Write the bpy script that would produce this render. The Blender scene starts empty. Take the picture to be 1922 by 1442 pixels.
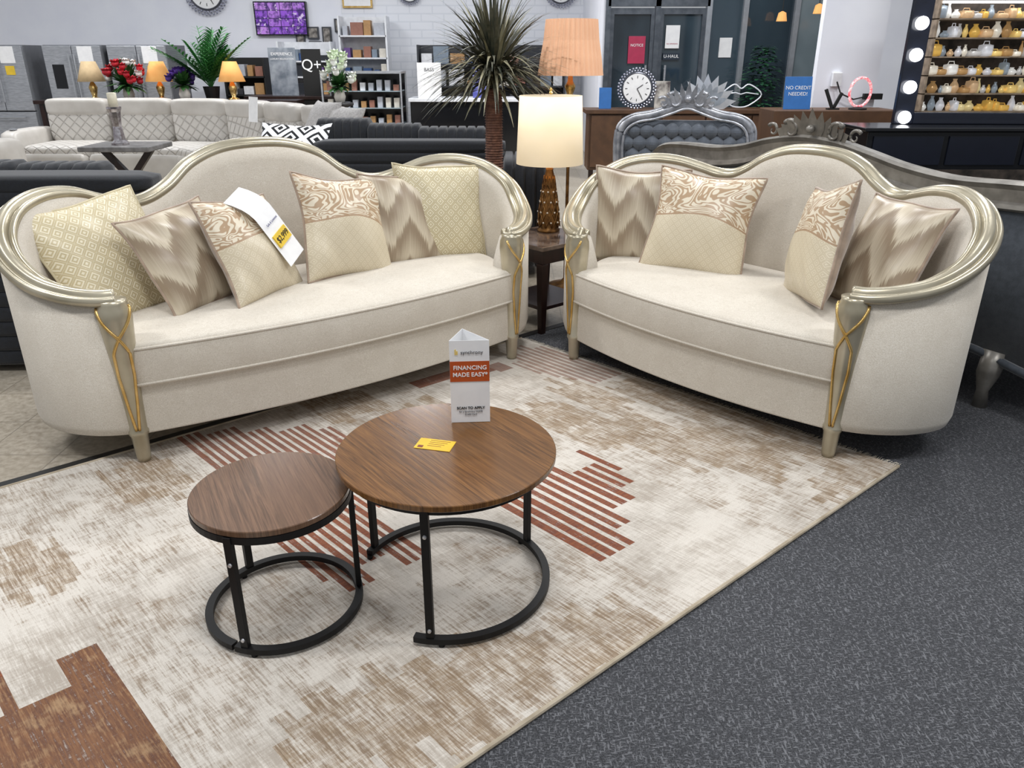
import bpy, math, random
import numpy as np
from mathutils import Vector, Matrix
random.seed(5)
S=bpy.context.scene; COL=S.collection
S.view_settings.view_transform='Standard'
rad=math.radians
def lin(h):
    h=h.lstrip('#'); r=[int(h[i:i+2],16)/255 for i in (0,2,4)]
    return tuple((c/12.92 if c<=.04045 else ((c+.055)/1.055)**2.4) for c in r)+(1,)
# ---------------- node helpers
class NT:
    def __init__(s,name):
        s.m=bpy.data.materials.new(name); s.m.use_nodes=True; s.t=s.m.node_tree
        s.b=s.t.nodes['Principled BSDF']
    def put(s,i,v):
        if isinstance(v,bpy.types.NodeSocket): s.t.links.new(v,i)
        else: i.default_value=v
    def nd(s,t,ins=None,**p):
        n=s.t.nodes.new(t)
        for k,v in p.items(): setattr(n,k,v)
        for k,v in (ins or {}).items(): s.put(n.inputs[k],v)
        return n
    def obj(s): return s.nd('ShaderNodeTexCoord').outputs['Object']
    def uv(s): return s.nd('ShaderNodeTexCoord').outputs['UV']
    def mp(s,v,sc=(1,1,1),rot=(0,0,0),loc=(0,0,0)): return s.nd('ShaderNodeMapping',{0:v,1:loc,2:rot,3:sc}).outputs[0]
    def noise(s,v,sc=5,det=3,dist=0,ro=.55): return s.nd('ShaderNodeTexNoise',{'Vector':v,'Scale':sc,'Detail':det,'Distortion':dist,'Roughness':ro}).outputs[0]
    def ma(s,op,a,b=0.0,c=None):
        n=s.nd('ShaderNodeMath',operation=op); s.put(n.inputs[0],a); s.put(n.inputs[1],b)
        if c is not None: s.put(n.inputs[2],c)
        return n.outputs[0]
    def mix(s,f,a,b,bt='MIX'):
        n=s.nd('ShaderNodeMix',data_type='RGBA',blend_type=bt); s.put(n.inputs[0],f); s.put(n.inputs[6],a); s.put(n.inputs[7],b); return n.outputs[2]
    def rg(s,f,a,b,c=0.0,d=1.0): return s.nd('ShaderNodeMapRange',{0:f,1:a,2:b,3:c,4:d}).outputs[0]
    def xyz(s,v): n=s.nd('ShaderNodeSeparateXYZ',{0:v}); return n.outputs
    def bump(s,h,st=.3,dist=.01): s.put(s.b.inputs['Normal'],s.nd('ShaderNodeBump',{'Height':h,'Strength':st,'Distance':dist}).outputs[0])
    def fin(s,col,rough=.5,metal=0,spec=.5):
        s.put(s.b.inputs['Base Color'],col); s.put(s.b.inputs['Roughness'],rough); s.put(s.b.inputs['Metallic'],metal)
        s.put(s.b.inputs['Specular IOR Level'],spec); return s.m
MC={}
def M(name,c1,c2=None,rough=.5,metal=0,scale=12,bump=0,emit=0,st=(1,1,1),spec=.5,sheen=0,alpha=1):
    if name in MC: return MC[name]
    n=NT(name); v=n.mp(n.obj(),st); f=n.rg(n.noise(v,scale,3),.35,.65)
    if c2 is None:
        l=lin(c1); c2l=tuple(x*.86 for x in l[:3])+(1,)
    else: c2l=lin(c2)
    col=n.mix(f,lin(c1),c2l)
    if bump: n.bump(n.noise(v,scale*4,2),bump,.004)
    n.fin(col,rough,metal,spec)
    if sheen: n.b.inputs['Sheen Weight'].default_value=sheen
    if emit:
        n.put(n.b.inputs['Emission Color'],col); n.b.inputs['Emission Strength'].default_value=emit
    MC[name]=n.m; return n.m
# ---------------- mesh builder
class B:
    def __init__(s): s.v=[]; s.f=[]; s.mi=[]
    def add(s,vs,fs,mi=0,mt=None):
        o=len(s.v)
        s.v+= [tuple(mt@Vector(v)) for v in vs] if mt else [tuple(v) for v in vs]
        s.f+=[tuple(i+o for i in f) for f in fs]; s.mi+=[mi]*len(fs); return s
    def box(s,x0,x1,y0,y1,z0,z1,mi=0,mt=None):
        return s.add([(x,y,z) for z in (z0,z1) for y in (y0,y1) for x in (x0,x1)],
          [(0,2,3,1),(4,5,7,6),(0,1,5,4),(2,6,7,3),(0,4,6,2),(1,3,7,5)],mi,mt)
    def rbox(s,c,sz,p=5,n=8,mi=0,mt=None):
        vs=[];fs=[];idx={}
        def g(x,y,z):
            k=(round(x,4),round(y,4),round(z,4))
            if k not in idx:
                q=(abs(x)**p+abs(y)**p+abs(z)**p)**(1/p)
                idx[k]=len(vs); vs.append((c[0]+x/q*sz[0]/2,c[1]+y/q*sz[1]/2,c[2]+z/q*sz[2]/2))
            return idx[k]
        L=[math.tan((-1+2*i/n)*math.pi/4) for i in range(n+1)]
        for ax in range(3):
            for sg in (-1,1):
                for i in range(n):
                    for j in range(n):
                        q=[]
                        for a,b in ((L[i],L[j]),(L[i+1],L[j]),(L[i+1],L[j+1]),(L[i],L[j+1])):
                            t=[0,0,0]; t[ax]=sg; t[(ax+1)%3]=a; t[(ax+2)%3]=b; q.append(g(*t))
                        fs.append(tuple(q) if sg>0 else tuple(q[::-1]))
        return s.add(vs,fs,mi,mt)
    def ball(s,c,r,mi=0,n=4,mt=None):
        r=(r,r,r) if not hasattr(r,'__len__') else r
        return s.rbox(c,(2*r[0],2*r[1],2*r[2]),2,n,mi,mt)
    def lathe(s,prof,seg=24,c=(0,0,0),mi=0,mt=None,sx=1,sy=1,flute=0,nf=0):
        vs=[];fs=[];n=len(prof)
        for i in range(seg):
            a=2*math.pi*i/seg; k=1+flute*(math.cos(a*nf)) if nf else 1
            for r,z in prof: vs.append((c[0]+r*k*math.cos(a)*sx,c[1]+r*k*math.sin(a)*sy,c[2]+z))
        for i in range(seg):
            j=(i+1)%seg
            for k in range(n-1): fs.append((i*n+k,j*n+k,j*n+k+1,i*n+k+1))
        if prof[0][0]>1e-4: fs.append(tuple(i*n for i in range(seg))[::-1])
        if prof[-1][0]>1e-4: fs.append(tuple(i*n+n-1 for i in range(seg)))
        return s.add(vs,fs,mi,mt)
    def tube(s,pts,r,seg=8,closed=False,mi=0,mt=None,square=None):
        pts=[Vector(p) for p in pts]; n=len(pts); vs=[];fs=[]
        up=Vector((0,0,1))
        for i,p in enumerate(pts):
            a=pts[(i-1)%n] if (closed or i>0) else p; b=pts[(i+1)%n] if (closed or i<n-1) else p
            t=(b-a).normalized(); u=up if abs(t.dot(up))<.95 else Vector((0,1,0))
            x=t.cross(u).normalized(); y=x.cross(t).normalized()
            rr=r[i] if hasattr(r,'__len__') else r
            if square:
                for sx,sy in ((-1,-1),(1,-1),(1,1),(-1,1)): vs.append(p+x*sx*square[0]/2+y*sy*square[1]/2)
            else:
                for k in range(seg):
                    w=2*math.pi*k/seg; vs.append(p+x*math.cos(w)*rr+y*math.sin(w)*rr)
        if square: seg=4
        for i in range(n if closed else n-1):
            j=(i+1)%n
            for k in range(seg):
                l=(k+1)%seg; fs.append((i*seg+k,i*seg+l,j*seg+l,j*seg+k))
        if not closed: fs+= [tuple(range(seg))[::-1],tuple((n-1)*seg+k for k in range(seg))]
        return s.add(vs,fs,mi,mt)
    def prism(s,poly,z0,z1,mi=0,mt=None):
        n=len(poly)
        return s.add([(x,y,z0) for x,y in poly]+[(x,y,z1) for x,y in poly],
           [tuple(range(n))[::-1],tuple(range(n,2*n))]+[(i,(i+1)%n,n+(i+1)%n,n+i) for i in range(n)],mi,mt)
    def leaf(s,p,d,L,w,droop=.3,mi=0,n=5,side=None):
        p=Vector(p); d=Vector(d).normalized(); sd=side or d.cross(Vector((0,0,1)))
        if sd.length<.01: sd=Vector((1,0,0))
        sd=Vector(sd).normalized(); vs=[];fs=[]; q=p.copy(); dd=d.copy()
        for i in range(n+1):
            t=i/n; ww=w*(.35+1.3*t if t<.5 else 2*(1-t))*.5+.0005
            vs+= [q+sd*ww,q-sd*ww]; dd=(dd+Vector((0,0,-droop/n*(1+t)))).normalized(); q=q+dd*L/n
        for i in range(n): fs.append((2*i,2*i+1,2*i+3,2*i+2))
        return s.add(vs,fs,mi)
    def obj(s,name,mats,par=None,loc=(0,0,0),rot=(0,0,0),top=None,label=None,bev=0,smooth=False,group=None,kind=None,mtx=None,sub=0):
        me=bpy.data.meshes.new(name); me.from_pydata(s.v,[],s.f); 
        if not isinstance(mats,(list,tuple)): mats=[mats]
        for m in mats: me.materials.append(m)
        me.polygons.foreach_set('material_index',s.mi); me.polygons.foreach_set('use_smooth',[smooth]*len(s.f)); me.update()
        o=bpy.data.objects.new(name,me); COL.objects.link(o)
        if mtx is not None: o.matrix_world=mtx
        else: o.location=loc; o.rotation_euler=rot
        return fix(o,par,top,label,bev,group,kind)
def fix(o,par=None,top=None,label=None,bev=0,group=None,kind=None):
    if par: o.parent=par
    if top: o['label']=top[0]; o['category']=top[1]
    if label: o['label']=label
    if group: o['group']=group
    if kind: o['kind']=kind
    if bev:
        b=o.modifiers.new('bev','BEVEL'); b.width=bev; b.segments=2; b.limit_method='ANGLE'; b.angle_limit=rad(40)
    return o
def thing(name,label,cat,loc=(0,0,0),rz=0,rot=None,group=None,mtx=None):
    e=bpy.data.objects.new(name,None); COL.objects.link(e); e.empty_display_size=.1
    if mtx is not None: e.matrix_world=mtx
    else: e.location=loc; e.rotation_euler=rot or (0,0,rad(rz))
    e['label']=label; e['category']=cat
    if group: e['group']=group
    return e
def text(par,body,size,loc,mat,rot=(90,0,0),name='lettering',align='CENTER',bold=0):
    c=bpy.data.curves.new('t','FONT'); c.body=body; c.size=size; c.align_x=align; c.align_y='CENTER'; c.offset=bold; c.extrude=.0004
    t=bpy.data.objects.new('t',c); COL.objects.link(t); bpy.context.view_layer.update()
    me=bpy.data.meshes.new_from_object(t.evaluated_get(bpy.context.evaluated_depsgraph_get()))
    bpy.data.objects.remove(t); o=bpy.data.objects.new(name,me); COL.objects.link(o)
    me.materials.clear(); me.materials.append(mat); o.location=loc; o.rotation_euler=[rad(a) for a in rot]; o.parent=par; return o
def cr(P,n=6):
    P=[np.array(p,float) for p in P]; out=[]
    Q=[2*P[0]-P[1]]+P+[2*P[-1]-P[-2]]
    for i in range(1,len(Q)-2):
        for k in range(n):
            t=k/n; a,b,c,d=Q[i-1:i+3]
            out.append(.5*((2*b)+(-a+c)*t+(2*a-5*b+4*c-d)*t*t+(-a+3*b-3*c+d)*t**3))
    out.append(P[-1]); return out
# ---------------- camera
cam=bpy.data.objects.new('camera',bpy.data.cameras.new('camera')); COL.objects.link(cam)
cam.location=(0,0,1.5); cam.rotation_euler=(rad(90-23),0,0); cam.data.sensor_width=36; cam.data.lens=1444/1922*36; cam.data.clip_end=100
S.camera=cam
# ---------------- materials
FAB=NT('ivory_chenille'); v=FAB.obj(); f=FAB.noise(v,300,2); g=FAB.noise(v,9,3); f2=FAB.noise(FAB.mp(v,(1,1,6)),60,3)
FAB.bump(f,.35,.003); FAB.b.inputs['Sheen Weight'].default_value=.2
fb=FAB.mix(FAB.rg(f,.35,.65),lin('#c3baab'),lin('#d9d2c6')); fb=FAB.mix(FAB.rg(g,.35,.7,0,.35),fb,lin('#bdb3a4')); fb=FAB.mix(FAB.rg(f2,.5,.7,0,.3),fb,lin('#b3a999'))
FAB=FAB.fin(fb,.9)
SIL=M('champagne_silver_paint','#bfb7a2','#a69d87',rough=.3,metal=.6,scale=6)
GOLD=M('gold_leaf','#dcbc7c','#c39c54',rough=.25,metal=.8)
WHITE=M('white_paper','#f2f2f2','#e9e9ea',rough=.6)
BLK=M('black_powder_steel','#08080a','#0c0c0e',rough=.5,scale=30,spec=.3)
BLACKP=M('black_ink','#101010',rough=.6)
DARK=M('espresso_wood','#2a1713','#1c0e0b',rough=.3,st=(1,1,.2),scale=30)
def wood(name,c1,c2,c3,rough=.35,rz=0,pl=9,hi=None):
    n=NT(name); v=n.mp(n.obj(),(1,1,1),(0,0,rad(rz)))
    x=n.xyz(v); band=n.nd('ShaderNodeTexWhiteNoise',{'W':n.ma('FLOOR',n.ma('MULTIPLY',x[1],pl))},noise_dimensions='1D').outputs[0]
    g=n.noise(n.mp(v,(3,60,3)),1.6,5,.6,.65); g2=n.noise(n.mp(v,(4,180,4)),1.5,2)
    h=n.noise(n.mp(v,(1.3,7,2)),1.5,2,1)
    col=n.mix(n.rg(g,.38,.62),lin(c1),lin(c2)); col=n.mix(n.ma('MULTIPLY',n.rg(g2,.5,.7),.6),col,lin(c3))
    col=n.mix(n.rg(n.ma('ADD',band,h),.5,1.3,0,.7),col,lin(hi or c1)); n.bump(g2,.12,.002)
    return n.fin(col,rough)
WAL=wood('walnut_veneer','#553719','#80572c','#33200d',.22,52,7,'#664422')
WAL2=wood('dark_walnut_veneer','#56402f','#795b45','#35241a',.22,62,8,'#6a4f3d')
RUST=wood('rustic_wood','#4e3523','#6b4b30','#30200f',.5,0)
PW=M('pewter_carved_wood','#8f8b84','#716d67',rough=.35,metal=.4)
PV=M('charcoal_velvet','#3d434b','#30363e',rough=.85,sheen=.4,bump=.2,scale=40)
CORD=M('black_corduroy','#0f141d','#080b12',rough=.85,sheen=.25,scale=60,bump=.4)
LEA=M('ivory_grey_leather','#c9c5bf','#b7b2ab',rough=.4,scale=3)
n=NT('quilted_leather'); v=n.obj()
x=n.xyz(n.mp(v,(7,7,7),(0,0,0))); qa=n.ma('ABSOLUTE',n.ma('SUBTRACT',n.ma('FRACT',n.ma('ADD',n.ma('ADD',x[0],x[1]),x[2])),.5)); qb=n.ma('ABSOLUTE',n.ma('SUBTRACT',n.ma('FRACT',n.ma('SUBTRACT',n.ma('SUBTRACT',x[0],x[1]),x[2])),.5))
qq=n.rg(n.ma('MINIMUM',qa,qb),0,.12); n.bump(qq,.5,.02); LEQ=n.fin(n.mix(qq,lin('#aba6a0'),lin('#c9c5bf')),.4)
SST=M('stainless_steel','#b9bcc1','#9c9fa5',rough=.3,metal=.5,st=(1,1,12))
LEAF=M('green_leaf','#3d6b35','#234a22',rough=.5)
PALE=M('pale_glaze','#d8d4cc',rough=.3)
# ---------------- room shell
n=NT('mottled_tile'); v=n.obj()
br=n.nd('ShaderNodeTexBrick',{'Vector':v,'Color1':lin('#aaa090'),'Color2':lin('#b7ae9f'),'Mortar':lin('#8b8377'),'Scale':1,'Mortar Size':.003,'Brick Width':.31,'Row Height':.31},offset=0).outputs[0]
TILE=n.fin(n.mix(n.rg(n.noise(v,38,5),.35,.7,0,.75),br,lin('#857a69')),.3)
n=NT('grey_loop_carpet'); v=n.obj(); a=n.noise(n.mp(v,(1,1,1),(0,0,rad(40))),300,2); c=n.noise(n.mp(v,(.3,1,1),(0,0,rad(-40))),240,2); d=n.noise(n.mp(v,(1,.3,1),(0,0,rad(-40))),190,2)
n.bump(a,.6,.005)
CARP=n.fin(n.mix(n.ma('MULTIPLY',n.ma('MAXIMUM',n.rg(c,.55,.66),n.rg(d,.57,.68)),.75),n.mix(n.rg(a,.35,.65),lin('#242528'),lin('#48494d')),lin('#77787c')),.95)
WALLM=M('white_wall_paint','#eef0f7','#e8eaf3',rough=.7,scale=2)
B().add([(-14,-5,0),(12,-5,0),(12,16,0),(-14,16,0)],[(0,1,2,3)]).obj('floor',TILE,kind='structure')
ea=np.array((-.761,-.648)); eb=np.array((-.698,.716)); C=np.array((1.528,2.675))
def rp(a,b): p=C+a*ea+b*eb; return (float(p[0]),float(p[1]))
B().prism([rp(5.5,2.125),(6,-5),(11.9,-5),(11.9,8.2),rp(-6.2,2.125)],.0,.004).obj('floor',CARP,kind='structure')
B().prism([rp(5.5,2.17),rp(5.5,2.125),rp(-6,2.125),rp(-6,2.17)],0,.008).obj('trim_1',M('dark_edge_strip','#2b2a29',rough=.4),kind='structure')
n=NT('painted_brick'); v=n.mp(n.obj(),(1,1,1),(rad(90),0,0))
bk=n.nd('ShaderNodeTexBrick',{'Vector':v,'Scale':1,'Mortar Size':.012,'Brick Width':.4,'Row Height':.13}); n.bump(bk.outputs['Fac'],-.5,.02)
PBR=n.fin(n.mix(bk.outputs['Fac'],lin('#e8eaf0'),lin('#dcdfe6')),.6)
B().box(-12,-3.0,15,15.2,0,4.2).obj('wall_back',WALLM,kind='structure')
B().box(-3.0,1.35,15,15.2,0,4.2).obj('wall_back',PBR,kind='structure')
B().box(1.25,1.35,12,15,0,4.2).obj('wall_return',WALLM,kind='structure')
B().box(4.75,11,12,12.2,0,4.2).obj('wall_front',WALLM,kind='structure')
B().box(-12.2,-12,-3,15.2,0,4.2).obj('wall_left',WALLM,kind='structure')
B().box(11,11.2,-3,12.2,0,4.2).obj('wall_right',WALLM,kind='structure')
# ---------------- rug
NA,NB=740,180; LA,LB=3.35,2.11
A=np.linspace(0,LA,NA+1); Bb=np.linspace(0,LB,NB+1)
gA,gB=np.meshgrid(A,Bb,indexing='ij')
P=C[None,None,:]+gA[...,None]*ea+gB[...,None]*eb
V=np.concatenate([P.reshape(-1,2),np.full((P.shape[0]*P.shape[1],1),.0135)],1)
idx=np.arange((NA+1)*(NB+1)).reshape(NA+1,NB+1)
F=np.stack([idx[:-1,:-1],idx[:-1,1:],idx[1:,1:],idx[1:,:-1]],-1).reshape(-1,4)
me=bpy.data.meshes.new('rug'); me.from_pydata(V.tolist(),[],F.tolist())
ca=(A[:-1]+A[1:])/2; cb=(Bb[:-1]+Bb[1:])/2; mA,mB=np.meshgrid(ca,cb,indexing='ij')
mask=np.zeros(mA.shape+(4,),np.float32); mask[...,3]=1
def rect(ch,a0,a1,b0,b1,v=1): mask[...,ch]=np.where((mA>=a0)&(mA<a1)&(mB>=b0)&(mB<b1),v,mask[...,ch])
npr=np.random.RandomState(4)
def jag(ch,a0,a1,b0,b1,v=1,j=.07):
    rows=npr.uniform(-j,j,NA//9+2); rows2=npr.uniform(-j,j,NA//9+2); ri=(np.arange(NA)//9)
    lo=(b0+rows[ri])[:,None]; hi=(b1+rows2[ri])[:,None]
    m=(mA>=a0)&(mA<a1)&(mB>=lo)&(mB<hi); mask[...,ch]=np.where(m,np.maximum(v,mask[...,ch]),mask[...,ch])
def stripes(a0,a1,fb0,fb1,v=1,per=.036,w=.02,ch=0):
    a=a0;i=0
    while a<a1:
        t=(a-a0)/(a1-a0); rect(ch,a,a+w,fb0(t,i),fb1(t,i),v); a+=per;i+=1
st=lambda x,q=.09: round(x/q)*q
stripes(.80,1.32,lambda t,i:.33+st(max(0,.8-t)*.42),lambda t,i:.80+.1*(t>.3)+.12*(i%5==0),1,.046,.029)
stripes(1.50,2.02,lambda t,i:(.72 if t>.35 else .98)+.09*(i//3%2),lambda t,i:(1.35 if t>.3 else 1.2),1,.034,.020)
stripes(1.42,1.95,lambda t,i:1.40+st(t*.3),lambda t,i:1.78+st(min(t,.8)*.4),.9,.034,.020)
stripes(.02,.34,lambda t,i:1.36+st(max(0,t-.6)*1.0),lambda t,i:2.02-st(abs(t-.3)*.3),.6,.036,.020)
rect(0,.45,.62,1.82,1.95,.9); rect(0,.62,.88,1.88,1.97,.9); rect(0,.36,.45,1.78,1.9,.7)
rect(0,2.62,2.72,.40,.97); rect(0,2.72,3.2,.36,.84); rect(0,2.9,3.3,.6,.9); stripes(2.84,3.3,lambda t,i:.84,lambda t,i:1.12,1,.05,.032)
rect(2,2.62,3.3,.3,1.0,1)
for r in [(1.42,1.62,-.1,.14),(1.55,1.8,0,.22),(1.75,2.15,.0,.30),(2.0,2.4,.1,.40),(2.3,2.6,0,.30),(.14,.5,.25,.8),(.35,.62,.5,1.1),(.5,.75,.85,1.35),(.02,.22,.05,1.3),(.0,.5,0,.12),(.9,1.15,1.45,1.75),(1.1,1.4,1.75,2.1),(2.55,2.75,1.3,1.6),(2.7,3.1,1.4,1.9),(2.05,2.3,1.65,1.95),(.25,.45,1.1,1.5)]: jag(1,*r,v=.95)
for r in [(.0,.8,0,1.3),(.9,1.5,1.2,2.1),(1.9,3,1.2,2.1),(1.3,2.0,0,.6),(.5,1.2,.9,1.5),(2.0,2.6,.4,1.0)]: jag(1,*r,v=.38,j=.12)
ly=me.color_attributes.new('pattern','FLOAT_COLOR','CORNER'); ly.data.foreach_set('color',np.repeat(mask.reshape(-1,4),4,0).ravel())
uvl=me.uv_layers.new(name='UVMap'); li=np.empty(len(me.loops),np.int32); me.loops.foreach_get('vertex_index',li)
uvl.data.foreach_set('uv',np.stack([gA.ravel(),gB.ravel()],1)[li].astype(np.float32).ravel())
n=NT('distressed_rug_pile'); v=n.uv(); pt=n.nd('ShaderNodeVertexColor',layer_name='pattern'); ch=n.nd('ShaderNodeSeparateColor',{0:pt.outputs[0]}).outputs
s1=n.noise(n.mp(v,(150,9,1)),1,5,0,.75); s2=n.noise(n.mp(v,(14,110,1)),1,4,0,.7); mid=n.noise(v,11,4,0,.65); big=n.noise(v,2.6,3); fine=n.noise(v,260,2)
fld=n.ma('ADD',n.ma('ADD',n.ma('MULTIPLY',s1,.5),n.ma('MULTIPLY',s2,.22)),n.ma('MULTIPLY',mid,.28))
lightf=n.ma('ADD',fld,n.ma('MULTIPLY',n.ma('SUBTRACT',big,.5),.45))
base=n.mix(n.rg(lightf,.45,.60,0,.8),lin('#d1cac0'),lin('#9c9184'))
base=n.mix(n.rg(n.ma('SUBTRACT',fld,n.ma('MULTIPLY',big,.1)),.34,.41,.3,0),base,lin('#ddd8cf'))
bf=n.ma('ADD',fld,n.ma('MULTIPLY',n.ma('SUBTRACT',ch[1],1),.16))
base=n.mix(n.ma('MULTIPLY',n.rg(bf,.39,.53),n.rg(ch[1],0,.4,0,.82)),base,n.mix(n.rg(s1,.42,.58),lin('#a08a6d'),lin('#775f44')))
rc=n.mix(ch[2],n.mix(n.rg(s2,.4,.6),lin('#64280f'),lin('#844420')),n.mix(n.rg(s1,.4,.62),lin('#552a12'),lin('#835632')))
rc=n.mix(n.ma('MULTIPLY',ch[2],n.rg(n.ma('ADD',mid,n.ma('MULTIPLY',s1,.6)),.82,.98,0,.7)),rc,lin('#a98a66'))
rm=n.ma('MULTIPLY',ch[0],n.rg(fld,.33,.45)); base=n.mix(n.ma('MULTIPLY',rm,.96),base,rc)
n.bump(fine,.3,.003); RUGM=n.fin(n.mix(n.rg(fine,.3,.7,0,.18),base,lin('#6d6255')),.92)
me.materials.append(RUGM); rug=bpy.data.objects.new('rug',me); COL.objects.link(rug)
fix(rug,top=('cream distressed area rug with rust stripes and fringed end','rug'))
EDG=M('rug_binding','#b8ac98','#9d907b',rough=.9)
b=B(); b.prism([rp(0,0),rp(LA,0),rp(LA,LB),rp(0,LB)][::-1],.0045,.0132)
b.tube([(*rp(0,0),.011),(*rp(LA,0),.011)],.007); b.tube([(*rp(0,LB),.011),(*rp(LA,LB),.011)],.007); b.obj('binding',EDG,rug)
b=B()
for i in range(420):
    q=LB*i/420; L=.03+.012*random.random(); w=.0022; j=random.uniform(-.008,.008)
    p0=rp(0,q);p1=rp(0,q+w);p2=rp(-L,q+w+j);p3=rp(-L,q+j); b.add([(*p0,.010),(*p1,.010),(*p2,.006),(*p3,.006)],[(0,1,2,3)])
b.obj('fringe',M('rug_fringe_yarn','#d8cfbd',rough=.9),rug,kind='stuff')
# ---------------- sofas
def arm_sofa(label,cat,name,loc,rz,half,ul,bow):
    e=thing(name,label,cat,loc,rz); full=[(-u,d,h) for u,d,h in half[::-1]]+half[1:]
    P=cr(full,6); n=len(P)
    N=[]
    for i in range(n):
        t=P[min(i+1,n-1)]-P[max(i-1,0)]; t=t/np.linalg.norm(t); q=np.array((-t[1],t[0],0)); q/=np.linalg.norm(q)
        N.append((t,q,np.cross(t,q)))
    prof=[(.034,-.036),(.046,-.034),(.052,-.026),(.052,-.012),(.047,-.004),(.040,-.002),(.034,-.010),(.030,-.012),(.026,-.002),(.022,.010),(.014,.015),(.003,.016),(-.008,.014),(-.016,.006),(-.020,-.008),(-.024,-.012),(-.028,-.003),(-.034,.002),(-.042,.000),(-.048,-.010),(-.048,-.024),(-.040,-.034)]
    vs=[];fs=[];k=len(prof)
    for p,(t,q,w) in zip(P,N):
        for a,c in prof: vs.append(p+q*a*1.0+w*c*1.05)
    for i in range(n-1):
        for j in range(k): l=(j+1)%k; fs.append((i*k+j,(i+1)*k+j,(i+1)*k+l,i*k+l))
    fs+=[tuple(range(k)),tuple((n-1)*k+j for j in range(k))[::-1]]
    B().add(vs,fs).obj('rail',SIL,e,label='champagne silver fluted top rail',smooth=True)
    vs=[];fs=[];k=11
    for p,(t,q,w) in zip(P,N):
        zt=p[2]-.02; 
        for a,z in [(.0,.115),(.022,.125),(.032,.16),(.032,zt),(-.03,zt+.002),(-.055,zt-.015),(-.075,zt-.07),(-.10,.33+(zt-.33)*.55),(-.115,.36),(-.11,.3),(-.05,.12)]:
            vs.append((p[0]+q[0]*a,p[1]+q[1]*a,z))
    for i in range(n-1):
        for j in range(k): l=(j+1)%k; fs.append((i*k+j,(i+1)*k+j,(i+1)*k+l,i*k+l))
    fs+=[tuple(range(k)),tuple((n-1)*k+j for j in range(k))[::-1]]
    B().add(vs,fs).obj('backrest',FAB,e,smooth=True,label='curved ivory upholstered back and arms')
    def front(u): return -.035-bow*(1-(u/ul)**2)
    def outline(off=0):
        o=[]; W=ul-.025
        for i in range(33): u=-W+2*W*i/32; o.append((u,front(u)-off))
        side=[(ul-.03,.05),(ul+.05,.18),(ul+.08,.33),(ul+.04,.45),(ul-.06,.56),(ul-.2,.66),(ul-.42,.735)]
        side=[tuple(p) for p in cr(side,4)]
        o+=side+[(u,.75) for u in (ul*.35,0,-ul*.35)]+[(-x,y) for x,y in side[::-1]]
        return o
    ol=outline(0); B().prism(ol,.112,.335).obj('apron',FAB,e,label='bowed ivory upholstered front apron',bev=.008)
    ol=outline(.024); c0=np.array((0,.3)); rings=[(.955,.314),(.98,.318),(.993,.325),(1.0,.337),(1.006,.37),(1.009,.40),(1.006,.44),(1,.462),(.992,.476),(.978,.484),(.95,.490),(.8,.500),(.5,.510),(.2,.513)]
    vs=[];fs=[];m=len(ol)
    def ins(p,s_):
        d=np.array(p)-c0; L=np.linalg.norm(d); return c0+d*(s_ if s_<.9 else (1-(1-s_)*1.2*.6/L))
    for s_,z in rings:
        for p in ol: q=ins(p,s_); vs.append((q[0],q[1],z))
    for r in range(len(rings)-1):
        for i in range(m): j=(i+1)%m; fs.append((r*m+i,r*m+j,(r+1)*m+j,(r+1)*m+i))
    vs.append((0,.3,.513)); ctr=len(vs)-1; base=(len(rings)-1)*m
    fs+=[(base+i,base+(i+1)%m,ctr) for i in range(m)]+[tuple(range(m))[::-1]]
    B().add(vs,fs).obj('seat_cushion',FAB,e,smooth=True)
    b=B()
    for z,q in ((.472,.997),(.330,.999)): b.tube([(*ins(p,q),z) for p in ol[:33]],.006,6)
    b.obj('piping',FAB,e,smooth=True)
    pr=[(.0,0),(.024,0),(.027,.02),(.032,.11),(.038,.122),(.038,.135),(.034,.142),(.037,.25),(.045,.40),(.055,.52),(.061,.60),(.059,.635),(.050,.655),(.052,.668),(0,.668)]
    for sg in (-1,1):
        cx,cy=sg*(ul-.02),-.035
        p=B().lathe(pr,28,(cx,cy,0)).obj('front_post',SIL,e,label='tapered champagne silver front post',smooth=True)
        b=B()
        for q in (-1,1):
            pts=[]
            for i in range(40):
                t=i/39; z=.645-.50*t
                an=np.interp(z,[.14,.25,.38,.47,.53,.585,.645],[8,26,38,32,0,-40,-75])*q
                R=np.interp(z,[x[1] for x in pr[1:-1]],[x[0] for x in pr[1:-1]])+.001
                a=rad(-90+sg*12+an); pts.append((cx+R*math.cos(a),cy+R*math.sin(a),z))
            b.tube(pts,.006,6)
        b.obj('gold_trim',GOLD,p,label='crossed gold ribbon strips',smooth=True)
        B().lathe([(0,-.008),(.022,-.008),(.03,.125),(0,.125)],16,(sg*ul*.7,.68,0)).obj('back_leg',SIL,e)
    return e
sofa=arm_sofa('ivory camelback sofa with champagne silver rail and gold trimmed posts','sofa','sofa',(-.759,3.3195,.0135),37.7,
 [(0,.88,1.105),(.18,.88,1.09),(.33,.865,1.035),(.45,.845,.945),(.56,.825,.895),(.66,.80,.888),(.76,.755,.92),(.88,.68,.97),(1.0,.59,.985),(1.10,.50,.965),(1.16,.42,.925),(1.19,.33,.87),(1.18,.24,.80),(1.13,.13,.738),(1.05,.04,.705),(.97,-.01,.69),(.915,-.025,.688)],.95,.10)
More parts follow.
